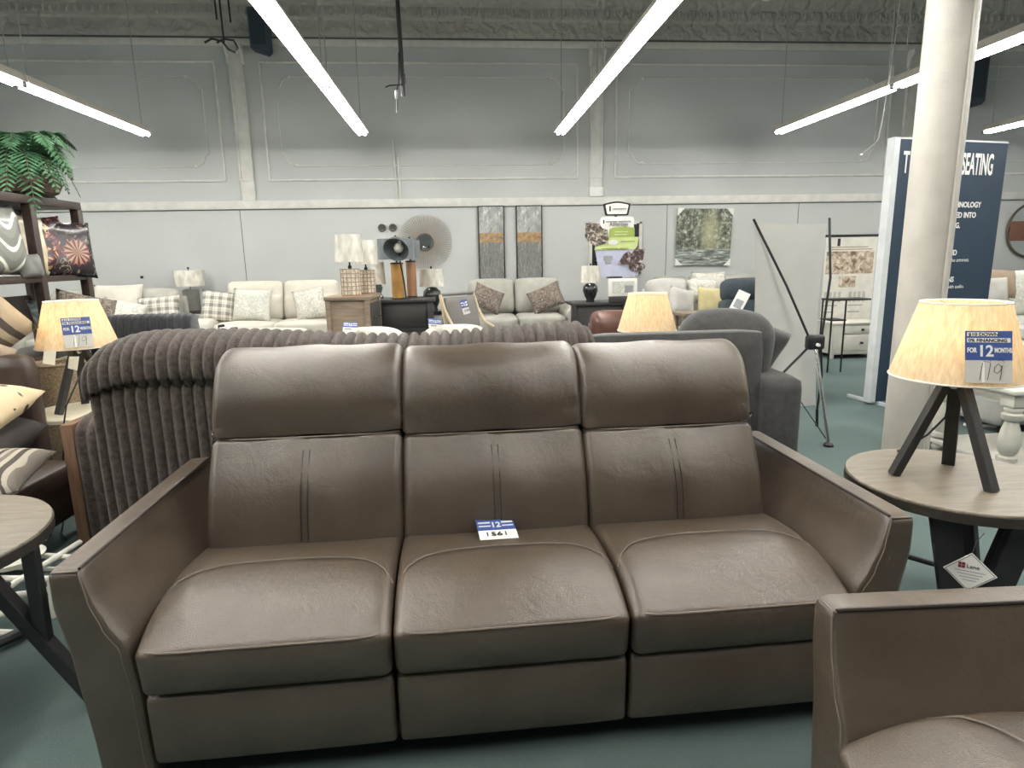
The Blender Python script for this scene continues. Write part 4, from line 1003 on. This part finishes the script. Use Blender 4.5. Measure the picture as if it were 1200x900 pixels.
for k in range(n):
    a0, a1, a2 = 2 * PI * k / n, 2 * PI * (k + .5) / n, 2 * PI * (k + 1) / n; w = PI / n
    p = lambda a, r: (r * math.cos(a), -.006, r * math.sin(a))
    tube(b, [p(a1, .125), p(a1 - w * .8, .33), p(a1 - w * .7, .385), p(a1, .41), p(a1 + w * .7, .385), p(a1 + w * .8, .33), p(a1, .125)], .0032, 4)
obj('wire_rays', b, M['rays'], t)
for x, nm in ((-1.09, 'left'), (-.93, 'right')):
    t = thing('wall_knob_mirror', 'tiny round mirror, %s of the pair left of the sunburst mirror' % nm, 'mirror', (x, WY1 - .01, 1.85), 0, 'tiny round mirrors')
    obj('rim', tube(B(), [(.045 * math.cos(2 * PI * k / 24), -.01, .045 * math.sin(2 * PI * k / 24)) for k in range(24)], .014, 6, True), M['bronze'], t)
    obj('glass', lathe(B(), [(.04, 0), (.04, .008)], 20), M['mirror'], t, T=Matrix.Rotation(PI / 2, 4, 'X'))
t = thing('framed_mirror', 'white and dark framed rectangular mirror behind the green display sign', 'mirror', (2.45, WY1 - .02, 1.55))
obj('mirror_glass', lo_hi(B(), (-.36, -.008, -.42), (.36, .015, .30)), M['mirror'], t, smooth=0)
b = B(); b2 = B()
for s in (-1, 1):
    lo_hi(b, (s * .39 - .025, -.02, -.46), (s * .39 + .025, .018, .34), .004); lo_hi(b2, (s * .345 - .02, -.022, -.43), (s * .345 + .02, .016, .31), .004)
for z in (-.44, .32): lo_hi(b, (-.41, -.02, z - .025), (.41, .018, z + .025), .004)
obj('frame', b, M['whitewood'], t, smooth=0); obj('inner_frame', b2, M['dark_metal'], t, smooth=0)
t = thing('round_mirror', 'large round metal-rimmed mirror on the wall at the right edge', 'mirror', (9.33, WY1 - .03, 1.66))
obj('mirror_glass', lathe(B(), [(.41, 0), (.41, .014)], 48), M['mirror'], t, T=Matrix.Rotation(PI / 2, 4, 'X'))
obj('rim', tube(B(), [(.425 * math.cos(2 * PI * k / 56), -.01, .425 * math.sin(2 * PI * k / 56)) for k in range(56)], .02, 8, True), M['bronze'], t)
obj('reddish_reflection', lo_hi(B(), (-.40, -.03, -.17), (.30, -.02, .14), .006), M['brownthing'], t)  # reflection of something brown, built as a coloured slab over the glass
b = tube(B(), [(-.86, WY1 - .015, 3.08), (-.845, WY1 - .015, 2.262)], .012, 8); tag(obj('wall_conduit', b, M['trim']), 'thin painted conduit running down the wall above the sunburst mirror', 'pipe')
b = tube(B(), [(-.80, WY1 - .015, 2.87), (-.795, WY1 - .015, 2.262)], .014, 8); tag(obj('wall_conduit', b, M['trim']), 'shorter painted conduit right beside the longer wall conduit', 'pipe')
tag(obj('junction_box', lo_hi(B(), (2.04, WY1 - .05, 2.264), (2.25, WY1 - .035, 2.40), .01), M['white']), 'small white box on the wall ledge above the display sign', 'box')
for i, (x, z, nm) in enumerate(((-4.60, 1.20, 'left'),)):
    tag(obj('sprinkler_guard', rbox(B(), (x, WY1 - .016, z), (.04, .04, .04), .015, 4), M['blackm']), 'tiny black hook on the wall above the far left sofa', 'hook')
# wall speakers
for (x0, x1, z0, z1, rz, lb) in ((-2.68, -2.44, 4.18, 4.74, 0, 'dark box speaker on the left pilaster under the cornice'), (7.72, 8.05, 3.52, 4.2, 0, 'blue-grey box speaker high on the wall behind the column')):
    t = thing('wall_speaker', lb, 'speaker', ((x0 + x1) / 2, WY1 - .16, z0), rz)
    w, h = x1 - x0, z1 - z0
    obj('cabinet', prism(B(), [(-w / 2, .06), (w / 2 - .05, 0), (w / 2, .05), (w / 2, h), (-w / 2, h)], .22), M['speaker'], t, smooth=0)
    obj('grille', lo_hi(B(), (-w / 2 + .02, -.118, .09), (w / 2 - .03, -.109, h - .03), .004), M['grille'], t, smooth=0); obj('bracket', lo_hi(B(), (-.03, .1, h * .4), (.03, .155, h * .6)), M['dark_metal'], t, smooth=0)
t = thing('cornice_fitting', 'small white fitting on the cornice above the forest painting', 'fitting', (4.5, 9.45, 4.93))
obj('head', rbox(B(), (0, 0, 0), (.14, .14, .12), .05, 5), M['white'], t); obj('arm', tube(B(), [(0, 0, .02), (.02, .02, .19)], .012, 6), M['white'], t); obj('nozzle', tube(B(), [(-.05, -.02, -.01), (-.14, -.06, -.05)], .018, 6), M['white'], t)
# things dangling from the ceiling
t = thing('hanging_cable', 'black cable hanging from the ceiling with frayed wire ends', 'cable', (-.425, 6.0, 0))
obj('sheath', tube(B(), [(-.004, 0, CZ), (-.003, 0, 4.2), (.0, 0, 3.5), (.008, 0, 3.1), (.01, 0, 2.8)], .019, 8), M['blackm'], t)
obj('loose_wire', tube(B(), [(-.01, -.02, 3.15), (-.02, -.025, 2.9), (-.045, -.03, 2.84), (-.045, -.03, 2.72), (-.05, -.03, 2.66)], .007, 6), M['blackm'], t)
obj('loose_wire', tube(B(), [(.0, -.02, 3.0), (.03, -.03, 2.97), (.035, -.03, 2.9), (-.02, -.03, 2.885), (-.1, -.03, 2.88), (-.14, -.03, 2.865)], .006, 6), M['blackm'], t)
obj('wire_nut', tube(B(), [(-.045, -.03, 2.84), (-.05, -.03, 2.77)], [.018, .012], 8), M['greyprint'], t)
t = thing('ceiling_rods', 'three short dark rods with a looped cable at upper left', 'cable', (-1.90, 6.0, 0))
for x, z in ((-.04, 3.40), (.0, 3.22), (.07, 3.38)): obj('rod', tube(B(), [(x - .02, 0, CZ), (x, 0, z)], .008, 6), M['dark_metal'], t)
obj('cable_loop', tube(B(), [(-.16, 0, 3.22), (-.1, 0, 3.25), (-.02, 0, 3.235), (.03, 0, 3.17), (.09, 0, 3.14), (.11, 0, 3.18), (.08, 0, 3.24), (.0, 0, 3.25), (-.06, 0, 3.22)], .009, 6), M['blackm'], t)
t = thing('thin_hanging_wire', 'thin pale wire with curled end hanging left of the column', 'cable', (4.05, 6.0, 0))
obj('wire', tube(B(), [(.12, 0, CZ), (.06, 0, 3.3), (.0, 0, 2.55), (-.02, 0, 2.42), (-.08, 0, 2.36), (-.17, 0, 2.29)], .006, 6), M['wire'], t)
obj('wire_end', rbox(B(), (-.175, 0, 2.285), (.03, .02, .02), .008, 3), M['white'], t)

# ------------------------------------------------------------------ display sign (recliner advert)
t = thing('display_sign', 'freestanding cut-out display sign with green and lilac panels', 'sign', (2.13, 8.45, 0)); Y = 0
obj('pole', tube(B(), [(0, .05, 0), (0, .05, 1.9)], .02, 8), M['blackm'], t); obj('base_plate', lathe(B(), [(.2, 0), (.2, .015)], 28, (0, .05, 0)), M['blackm'], t)
pl = [(-.20, 1.87), (.15, 1.89), (.20, 1.82), (.22, 1.70), (.22, 1.5), (.27, 1.4), (.30, 1.12), (.0, 1.06), (-.22, 1.11), (-.29, 1.48), (-.25, 1.66), (-.24, 1.80)]
obj('panel', prism(B(), pl, .02, 'xz'), M['lilac'], t, smooth=0)
obj('head_card', prism(B(), [(p.x, p.y) for p in fillet([(-.22, 1.62), (.23, 1.62), (.23, 1.885), (-.22, 1.885)], [0, 0, .04, .04], 4)], .01, 'xz', (0, -.012, 0)), M['white'], t, smooth=0)
obj('green_panel', prism(B(), [(-.30, 1.46), (.28, 1.46), (.30, 1.62), (-.12, 1.64), (-.25, 1.6)], .008, 'xz', (0, -.016, 0)), M['green2'], t, smooth=0)
obj('green_panel', prism(B(), [(-.10, 1.62), (.24, 1.62), (.24, 1.74), (.1, 1.76), (-.05, 1.75), (-.10, 1.72)], .008, 'xz', (0, -.019, 0)), M['green1'], t, smooth=0)
obj('oval_badge', prism(B(), ellipse(.065, .033, 24, -.05, 1.555), .006, 'xz', (0, -.024, 0)), M['white'], t, smooth=0)
obj('photo_cutout', prism(B(), [(-.42, 1.81), (-.24, 1.80), (-.2, 1.74), (-.13, 1.72), (-.11, 1.6), (-.16, 1.54), (-.28, 1.51), (-.38, 1.56), (-.43, 1.64)], .012, 'xz', (0, -.026, 0)), M['photo1'], t, smooth=0)
obj('photo_cutout', prism(B(), [(.02, 1.27), (.10, 1.40), (.16, 1.44), (.20, 1.40), (.28, 1.50), (.31, 1.46), (.38, 1.46), (.36, 1.32), (.30, 1.30), (.16, 1.26)], .012, 'xz', (0, -.026, 0)), M['photo2'], t, smooth=0)
obj('photo_cutout', prism(B(), ellipse(.11, .06, 24, .28, 1.23), .012, 'xz', (0, -.03, 0)), M['photo2'], t, smooth=0)
obj('chair_print', lo_hi(B(), (-.17, -.016, 1.32), (-.05, -.011, 1.38)), M['greyprint'], t, smooth=0)
obj('chair_print', lo_hi(B(), (-.15, -.016, 1.27), (-.07, -.011, 1.32)), M['greyprint'], t, smooth=0)
fr = [(p.x, p.y) for p in fillet([(-.155, 1.90), (.155, 1.90), (.185, 2.05), (.0, 2.09), (-.185, 2.05)], [.02, .02, .02, .2, .02], 4)]
obj('topper_frame', prism(B(), fr, .02, 'xz'), M['blackm'], t, smooth=0)
obj('topper_face', prism(B(), [(x * .84, 1.985 + (z - 1.985) * .78) for x, z in fr], .01, 'xz', (0, -.012, 0)), M['white'], t, smooth=0)
b = B(); lo_hi(b, (-.105, -.02, 1.955), (-.085, -.016, 2.02)); obj('logo_mark', b, M['ink'], t, smooth=0); obj('logo_mark', lo_hi(B(), (-.185, -.02, 1.80), (-.168, -.016, 1.845)), M['ink'], t, smooth=0)
for k, (x0, x1, z, m) in enumerate(((-.06, .12, 1.985, 'greyprint'), (-.15, .0, 1.822, 'greyprint'), (.02, .19, 1.822, 'greyprint'), (-.03, .15, 1.69, 'green2'), (-.03, .14, 1.655, 'green2'), (.05, .24, 1.565, 'green1'), (-.2, .02, 1.475, 'green1'), (.04, .16, 1.475, 'green1'))):
    obj('print_line', lo_hi(B(), (x0, -.027, z - .008), (x1, -.018, z + .008)), M[m], t, smooth=0)
text('Advantage', .07, M['ink'], t, (-.1, -.024, 1.765), (90, 0, 0), sx=.85); obj('black_clip', lo_hi(B(), (-.13, -.03, 1.09), (.08, .0, 1.105)), M['blackm'], t, smooth=0)

# ------------------------------------------------------------------ banner stands
t = thing('x_banner', 'blank white back of an X-frame banner stand with chrome front leg', 'banner', (0, 0, 0))
b = B(); n = 10; tl, tr, bl, brr = Vector((2.155, 4.52, 1.60)), Vector((2.72, 4.55, 1.59)), Vector((2.26, 4.70, .17)), Vector((2.86, 4.74, .17)); g = []
for i in range(n + 1):
    row = []
    for j in range(n + 1):
        u, v = i / n, j / n; p = (tl.lerp(tr, u)).lerp(bl.lerp(brr, u), v); p.y += .035 * math.sin(u * PI) * math.sin(v * PI); p.x -= .03 * math.sin(v * PI) * (2 * u - 1); row.append(p)
    g.append(row)
F_ = [[b.verts.new(p) for p in r] for r in g]; K_ = [[b.verts.new(p + Vector((0, .002, 0))) for p in r] for r in g]
for q in (F_, K_):
    for i in range(n):
        for j in range(n): b.faces.new((q[i][j], q[i + 1][j], q[i + 1][j + 1], q[i][j + 1]))
obj('cloth', b, M['cloth'], t, smooth=180)
hub = Vector((2.62, 4.42, .735))
obj('hub', rbox(B(), hub, (.13, .07, .11), .02, 5), M['blackm'], t); obj('hub_pin', lathe(B(), [(.012, 0), (.012, .03)], 12), M['white'], t, T=Matrix.Translation(hub + Vector((0, -.03, -.015))) @ Matrix.Rotation(PI / 2, 4, 'X'))
obj('upper_arm', tube(B(), [hub + Vector((-.05, 0, .04)), (2.40, 4.47, 1.15), tl + Vector((-.015, -.01, .03))], .009, 8), M['blackm'], t)
obj('upper_arm', tube(B(), [hub + Vector((.05, 0, .04)), (2.725, 4.46, 1.2), tr + Vector((.01, -.01, .04))], .009, 8), M['blackm'], t)
obj('lower_arm', tube(B(), [hub + Vector((-.05, 0, -.04)), (2.40, 4.50, .46), (2.24, 4.62, .17)], .009, 8), M['blackm'], t)
obj('lower_arm', tube(B(), [hub + Vector((.05, 0, -.04)), (2.78, 4.56, .45), (2.86, 4.72, .13)], .008, 8), M['blackm'], t)
obj('front_leg', tube(B(), [hub + Vector((.0, -.02, -.05)), (2.652, 4.20, .02)], .014, 10), M['chrome'], t); obj('leg_foot', lathe(B(), [(.035, 0), (.035, .015), (.02, .03)], 14, (2.652, 4.195, 0)), M['blackm'], t)
obj('rear_foot', tube(B(), [(2.86, 4.72, .14), (2.87, 4.72, 0)], .012, 8), M['blackm'], t)
obj('brace', tube(B(), [(2.42, 4.49, .49), (2.64, 4.21, .05)], .004, 6), M['dark_metal'], t)
t = thing('roll_banner', 'printed banner with sepia photo strip beyond the blank white banner', 'banner', (5.30, 8.25, 0))
obj('banner_sheet', lo_hi(B(), (-.36, -.003, .10), (.36, .003, 1.575)), M['sheet'], t, smooth=0)
obj('top_rail', tube(B(), [(-.38, 0, 1.585), (.38, 0, 1.585)], .018, 8), M['dark_metal'], t); obj('base_case', lo_hi(B(), (-.36, -.08, 0), (.36, .08, .1), .02), M['dark_metal'], t); obj('pole', tube(B(), [(0, .03, .1), (0, .03, 1.58)], .012, 8), M['dark_metal'], t)
obj('photo_strip', lo_hi(B(), (-.34, -.006, 1.08), (.33, -.003, 1.38)), M['sepia'], t, smooth=0); obj('logo_mark', lo_hi(B(), (-.20, -.006, 1.45), (-.16, -.003, 1.55)), M['ink'], t, smooth=0)
obj('photo_strip', lo_hi(B(), (-.14, -.006, .9), (.1, -.003, 1.05)), M['sepia'], t, smooth=0)
for k, z in enumerate((1.40, 1.43)): obj('print_line', lo_hi(B(), (-.32, -.006, z), (.3 - .06 * k, -.003, z + .012)), M['kraft'], t, smooth=0)
for x0, x1 in ((-.33, -.06), (.02, .31)):
    b = B()
    for k in range(4): lo_hi(b, (x0 + k * .065, -.006, .70), (x0 + k * .065 + .04, -.003, .84))
    obj('furniture_print', b, M['ltgrey'], t, smooth=0); obj('print_line', lo_hi(B(), (x0, -.006, .65), (x1 - .08, -.003, .663)), M['greyprint'], t, smooth=0); obj('print_line', lo_hi(B(), (x0, -.006, .56), (x1 - .12, -.003, .575)), M['greyprint'], t, smooth=0)
t = thing('nightstand', 'white two-drawer nightstand in front of the printed banner', 'nightstand', (5.20, 7.95, 0))
obj('body', lo_hi(B(), (-.36, -.2, .06), (.30, .2, .45), .004), M['whitewood'], t); obj('top', lo_hi(B(), (-.38, -.22, .45), (.33, .22, .475), .006), M['whitewood'], t)
for x in (-.35, .29):
    for y in (-.18, .18): obj('foot', lo_hi(B(), (x - .02, y - .02, 0), (x + .02, y + .02, .07), .003), M['whitewood'], t)
for z0, z1 in ((.33, .43), (.11, .31)):
    d = obj('drawer', lo_hi(B(), (-.24, -.212, z0), (.25, -.195, z1), .006), M['whitewood'], t); obj('knob', rbox(B(), (.02, -.225, (z0 + z1) / 2), (.04, .03, .03), .012, 4), M['blackm'], d)
t = thing('black_shelf_stand', 'small open black metal table in front of the white nightstand', 'table', (4.42, 7.0, 0))
b = B()
obj('table_top', lo_hi(B(), (-.16, -.12, .83), (.30, .12, .85), .003), M['blackm'], t); obj('lower_shelf', lo_hi(B(), (-.16, -.12, .60), (.02, .12, .615), .003), M['blackm'], t)
for x in (-.15, .01): obj('leg', tube(B(), [(x, -.1, 0), (x, -.1, .83)], .01, 8), M['blackm'], t)
obj('leg', tube(B(), [(-.15, .1, 0), (-.15, .1, .83)], .01, 8), M['blackm'], t)
# navy advert board
t = thing('advert_board', 'tall navy advert board with white lettering behind the white column', 'sign', (3.77, 5.33, 0), R(12)); W, H = 1.24, 2.31
obj('board', lo_hi(B(), (0, -.012, .03), (W, .06, H)), M['navy'], t, smooth=0)
obj('edge_strip', lo_hi(B(), (-.06, -.014, .03), (0, .062, H)), M['boardedge'], t, smooth=0); obj('edge_strip', lo_hi(B(), (-.06, -.0135, H), (W, .062, H + .014)), M['boardedge'], t, smooth=0)
for x in (.02, W - .1): obj('foot_bar', lo_hi(B(), (x, -.32, 0), (x + .035, .34, .03), .004), M['boardedge'], t)
TR = (90, 0, 0); y = -.013
text('T', .25, M['white'], t, (.05, y, 2.04), TR, sx=.45, bold=.004); text('SEATING', .25, M['white'], t, (W - .15, y, 2.04), TR, 'RIGHT', .375, .006)
for s, z, x in (('TECHNOLOGY', 1.755, W - .24), ('INTEGRATED INTO', 1.665, W - .285), ('SEATING.', 1.575, W - .46)): text(s, .066, M['white'], t, (x, y, z), TR, 'RIGHT', .92, .002)
for s, z, x, s2, x2 in (('SOUND', 1.335, W - .49, 'built into the armrest.', W - .30), ('VIBRATIONS', 1.095, W - .49, 'motion with audio.', W - .325), ('MOVING', .86, W - .55, 'active controls', W - .38)):
    text(s, .066, M['white'], t, (x + .03, y, z), TR, 'RIGHT', .95, .002); text(s2, .046, M['white'], t, (x2, y, z - .06), TR, 'RIGHT')
text('CONSOLE', .072, M['white'], t, (W - .565, y, .615), TR, 'RIGHT', 1.0, .002)

# ------------------------------------------------------------------ right edge pieces
t = thing('coffee_table', 'white coffee table with turned legs behind the round table at right', 'table', (3.345, 3.45, 0))
leg = [(.045, .10), (.055, .105), (.055, .13), (.035, .14), (.05, .16), (.062, .22), (.05, .30), (.035, .355), (.058, .37), (.058, .40), (.04, .41), (.05, .425), (.05, .44), (.035, .45)]
for (x, yy) in ((0, 0), (.9, 0), (0, .55), (.9, .55)):
    obj('leg', lathe(B(), leg, 20, (x, yy, 0)), M['whitewood'], t, smooth=60)
    obj('leg_block', lo_hi(B(), (x - .05, yy - .05, .45), (x + .05, yy + .05, .53), .004), M['whitewood'], t)
    obj('bun_foot', lathe(B(), [(.03, 0), (.045, .03), (.03, .06)], 16, (x, yy, 0)), M['whitewood'], t)
obj('apron', lo_hi(B(), (.05, -.02, .46), (.85, .02, .53), .003), M['whitewood'], t); obj('apron', lo_hi(B(), (-.02, .05, .46), (.02, .5, .53), .003), M['whitewood'], t)
obj('lower_shelf', lo_hi(B(), (-.06, -.06, .06), (.96, .61, .09), .01), M['whitewood'], t); obj('table_top', lo_hi(B(), (-.08, -.08, .53), (.98, .63, .56), .01), M['whitewood'], t)
soft_sofa('grey patterned sofa at the right edge behind the lit lamp', (7.2, 7.1, 0), R(0), 1.9, 2, M['foliagepat'], .2, .66, .5, 1.06, .95)
pillow('brown taupe pillow on the sofa at the right edge', M['kraft'], (6.72, 7.42, .96), .6, .36, .16, (-14, 6, 8)); pillow('pale rounded pillow left on the sofa at the right edge', M['ltgrey'], (6.58, 7.30, .86), .34, .36, .16, (-14, 0, -10))
t = thing('frame_armchair', 'armchair with dark wooden frame and pale upholstery at the right edge', 'armchair', (6.75, 6.55, 0), 0)
obj('backrest', rbox(B(), (.1, .0, .78), (.6, .08, .44), .03, 6, (0, .02, 0), E3(-8)), M['foliagepat'], t, smooth=70); obj('seat', rbox(B(), (.1, .3, .40), (.6, .55, .14), .04, 7), M['foliagepat'], t, smooth=70)
obj('top_rail', lo_hi(B(), (-.24, -.02, 1.0), (.44, .04, 1.03), .006), M['espresso'], t)
for x in (-.23, .43):
    obj('leg', lo_hi(B(), (x - .025, -.02, 0), (x + .025, .03, 1.0), .006), M['espresso'], t); obj('leg', lo_hi(B(), (x - .02, .52, 0), (x + .02, .56, .4), .004), M['espresso'], t)
soft_sofa('light grey low sofa beside the white coffee table at right', (4.66, 4.22, 0), 0, 1.3, 1, M['ltgrey'], .16, .5, .40, .58, .74, name='low_sofa')
tag(obj('floor_stick', bar(B(), (4.0, 4.55, .012), (4.28, 4.42, .012), .03, .02, None, .003), M['white']), 'thin white strip lying on the teal carpet behind the lamp', 'strip')

# ------------------------------------------------------------------ left: shelf unit and what stands on it
t = thing('shelf_unit', 'dark brown open shelf unit at left holding pillows and the fern', 'shelf', (0, 0, 0))
X0, X1 = -3.25, -2.80; Y0, Y1 = 3.7, 5.17
for z0, z1, nm in ((1.80, 1.855, 'top_board'), (1.285, 1.325, 'shelf_board'), (.76, .80, 'shelf_board'), (.22, .26, 'shelf_board')): obj(nm, lo_hi(B(), (X0, Y0, z0), (X1, Y1, z1), .004), M['espresso'], t)
for y in (Y0 + .03, 4.60, Y1 - .03):
    obj('front_post', lo_hi(B(), (X1 - .055, y - .03, 0), (X1 + .004, y + .03, 1.80), .003), M['espresso'], t); obj('rear_post', lo_hi(B(), (X0 - .004, y - .03, 0), (X0 + .05, y + .03, 1.80), .003), M['espresso'], t)
for z in (1.60, 1.08):
    obj('back_slat', lo_hi(B(), (X0 - .002, Y0 + .06, z - .10), (X0 + .018, Y1 - .06, z + .10), .003), M['espresso'], t)
SG = None
pillow('grey and white ogee-patterned pillow in plastic on the upper shelf, nearest', M['ogee'], (-2.90, 4.28, 1.56), .50, .46, .2, (-6, 0, 82))
pillow('smaller plain grey pillow tucked below the ogee pillow', M['greyblock'], (-2.80, 4.48, 1.395), .16, .16, .1, (-6, 0, 80))
pillow('cream satin pillow in plastic next to the shelf post', M['creamsat'], (-2.95, 4.72, 1.54), .30, .42, .13, (-6, 8, 72))
pillow('dark floral pillow in plastic, left of the round-flower one', M['darkfloral'], (-2.92, 4.84, 1.53), .36, .42, .14, (-8, -4, 66))
pillow('dark pillow with red flower in plastic at the shelf end', M['flower'], (-2.84, 4.98, 1.51), .38, .42, .14, (-8, 3, 60))
pillow('teal and brown print pillow on the lower shelf', M['tealsat'], (-2.86, 4.86, .98), .44, .38, .16, (-14, 0, 66))
pillow('brown corner pillow sticking out of the lower shelf end', M['scrollb'], (-2.76, 4.94, 1.02), .40, .34, .13, (-14, 16, 44))
t = thing('fern_basket', 'green fern in a dark wicker basket on top of the shelf unit', 'plant', (-2.90, 4.76, 1.855))
obj('basket', lathe(B(), [(.10, 0), (.17, .03), (.20, .09), (.175, .15), (.15, .155), (.17, .09), (.1, .04)], 28), M['basket'], t)
obj('soil', lathe(B(), [(.15, .10), (.15, .115)], 20), M['espresso'], t)
def frond(d, L, rise, droop, wid):
    b = B(); n = 20; d = Vector((math.cos(d), math.sin(d), 0)); side = Vector((-d.y, d.x, 0)); pts = []
    for k in range(n + 1):
        s = k / n; pts.append(d * (L * (s - .12 * s * s)) + Vector((0, 0, .12 + rise * math.sin(min(1, s * 1.25) * PI * .55) - droop * s ** 2.4)))
    st = B(); tube(st, pts, [.006 * (1 - .7 * k / n) + .001 for k in range(n + 1)], 5)
    for k in range(2, n + 1):
        p = pts[k]; tg = (pts[k] - pts[k - 1]).normalized(); up = side.cross(tg)
        w = wid * math.sin(PI * (.10 + .88 * k / n)) ** .7
        for s in (-1, 1):
            a = side * s; q = p + a * w + tg * w * .45 - up * s * 0 - Vector((0, 0, w * .25)); c = tg * (L / n * .85)
            m1, m2 = (p * .45 + q * .55) + c * .75, (p * .45 + q * .55) - c * .75
            up2 = Vector((0, 0, .004))
            f = [b.verts.new(v) for v in (p + c * .3, m1 + up2, q, m2 + up2, p - c * .6)]
            b.faces.new(f)
    return b, st
for i in range(36):
    a = 2 * PI * i / 36 + random.uniform(-.15, .15); inner = i % 3
    fr_, st_ = frond(a, random.uniform(.27, .36) + .03 * inner, random.uniform(.18, .26) + .07 * inner, random.uniform(.28, .42) * (1 - .25 * inner), random.uniform(.085, .115))
    o = obj('frond', fr_, M['fern'], t, smooth=0); obj('stem', st_, M['stem'], o)

# dark armchair heaped with cushions
t = thing('brown_armchair', 'dark brown leather armchair heaped with cushions at the left edge', 'armchair', (0, 0, 0))
obj('seat', rbox(B(), (-2.5, 3.02, .27), (1.0, .62, .30), .05, 8, (0, 0, .02)), M['dkbrown'], t, smooth=70)
obj('backrest', rbox(B(), (-2.62, 3.40, .60), (.86, .13, .70), .05, 8, (0, .02, .01)), M['dkbrown'], t, smooth=70)
obj('arm', rbox(B(), (-3.05, 3.08, .36), (.16, .70, .5), .05, 7), M['dkbrown'], t, smooth=70)
for p in ((-2.12, 2.78), (-3.0, 2.78), (-2.2, 3.3), (-3.0, 3.3)): obj('foot', lathe(B(), [(.02, 0), (.028, .12)], 10, (p[0], p[1], 0)), M['espresso'], t)
pillow('black and white woven pillow lowest of the cushion heap at left', M['zebra'], (-2.20, 2.80, .50), .62, .42, .16, (-82, 0, 10))
pillow('black speckled cushion in the middle of the heap at left', M['specks'], (-2.42, 3.06, .56), .66, .46, .24, (-80, 0, 4))
pillow('beige pillow with black triangle print on top of the heap', M['beige'], (-2.40, 3.08, .72), .62, .46, .20, (-74, 0, -6))
pillow('large tan striped cushion leaning above the cushion heap', M['stripe'], (-2.71, 3.52, 1.12), .68, .70, .17, (-12, -40, 12))
pillow('plain beige cushion leaning below the tan striped cushion', M['kraft'], (-2.60, 3.34, .99), .62, .30, .12, (-14, 28, 8))

# white metal frame and hoop on the floor at left
t = thing('metal_rack', 'white metal rack with a round dish on the carpet at left', 'rack', (-1.90, 2.58, 0), R(-14))
for p in (((-.36, -.1, .16), (.22, -.02, .15)), ((-.30, .12, .17), (.20, .16, .15)), ((-.2, -.18, .16), (-.08, .26, .18)), ((.12, -.2, .15), (.10, .26, .17)), ((-.1, -.22, .05), (.2, -.1, .06)), ((.02, -.24, .15), (.24, .1, .06)), ((-.25, .2, .06), (.1, .22, .05))): obj('rail', tube(B(), p, .013, 8), M['whitemetal'], t)
for x, yy in ((-.34, -.1), (.22, -.02), (-.3, .12), (.2, .16), (.12, -.2)): obj('leg', tube(B(), [(x, yy, .16), (x * 1.12, yy - .04, .0)], .011, 8), M['whitemetal'], t)
obj('dish', lathe(B(), [(.05, .165), (.10, .175), (.115, .20), (.11, .20), (.09, .185)], 24, (-.02, .05, 0)), M['whitemetal'], t)
obj('crank', tube(B(), [(-.1, -.1, .18), (0.02, -.16, .2), (.14, -.12, .17)], .012, 6), M['blackm'], t)
t = thing('metal_hoop', 'dark metal hoop standing low on the carpet at the left edge', 'hoop', (-1.90, 2.36, .03))
obj('ring', tube(B(), [(.20 * math.cos(2 * PI * k / 36), .16 * math.sin(2 * PI * k / 36), 0) for k in range(36)], .022, 8, True), M['plank'], t)
obj('spoke', tube(B(), [(-.18, .02, .0), (.17, -.04, .0)], .012, 6), M['whitemetal'], t); obj('spoke', tube(B(), [(-.12, -.12, .0), (.1, -.14, .0)], .012, 6), M['whitemetal'], t)
b = tube(B(), [(-1.46, 2.50, .012), (-1.50, 2.56, .03), (-1.56, 2.52, .02), (-1.53, 2.44, .014), (-1.60, 2.46, .02), (-1.68, 2.52, .03), (-1.74, 2.58, .012)], .007, 6)
tag(obj('power_cord', b, M['cordm']), 'curly black cord on the carpet behind the left sofa arm', 'cord')

# ------------------------------------------------------------------ camera, world, exposure
cam = bpy.data.cameras.new('camera'); co = bpy.data.objects.new('camera', cam); COL.objects.link(co); S.camera = co
cam.sensor_fit = 'HORIZONTAL'; cam.sensor_width = 36; cam.lens = 738 / 1200 * 36; cam.clip_start = .02
yaw, pit, rol = R(4.73), R(11.47), R(1.09)
f = Vector((math.sin(yaw) * math.cos(pit), math.cos(yaw) * math.cos(pit), -math.sin(pit))); r0 = Vector((math.cos(yaw), -math.sin(yaw), 0)); d0 = f.cross(r0)
rt = r0 * math.cos(rol) + d0 * math.sin(rol); dn = -r0 * math.sin(rol) + d0 * math.cos(rol)
m4 = Matrix((rt, -dn, -f)).transposed().to_4x4(); m4.translation = (0, 0, 1.40); co.matrix_world = m4
w = bpy.data.worlds.new('world'); S.world = w; w.use_nodes = True
w.node_tree.nodes['Background'].inputs[0].default_value = (.6, .65, .7, 1); w.node_tree.nodes['Background'].inputs[1].default_value = .2
vs = S.view_settings; vs.view_transform = 'Standard'; vs.look = 'None'; vs.gamma = 1; vs.use_curve_mapping = False; vs.exposure = 0.52
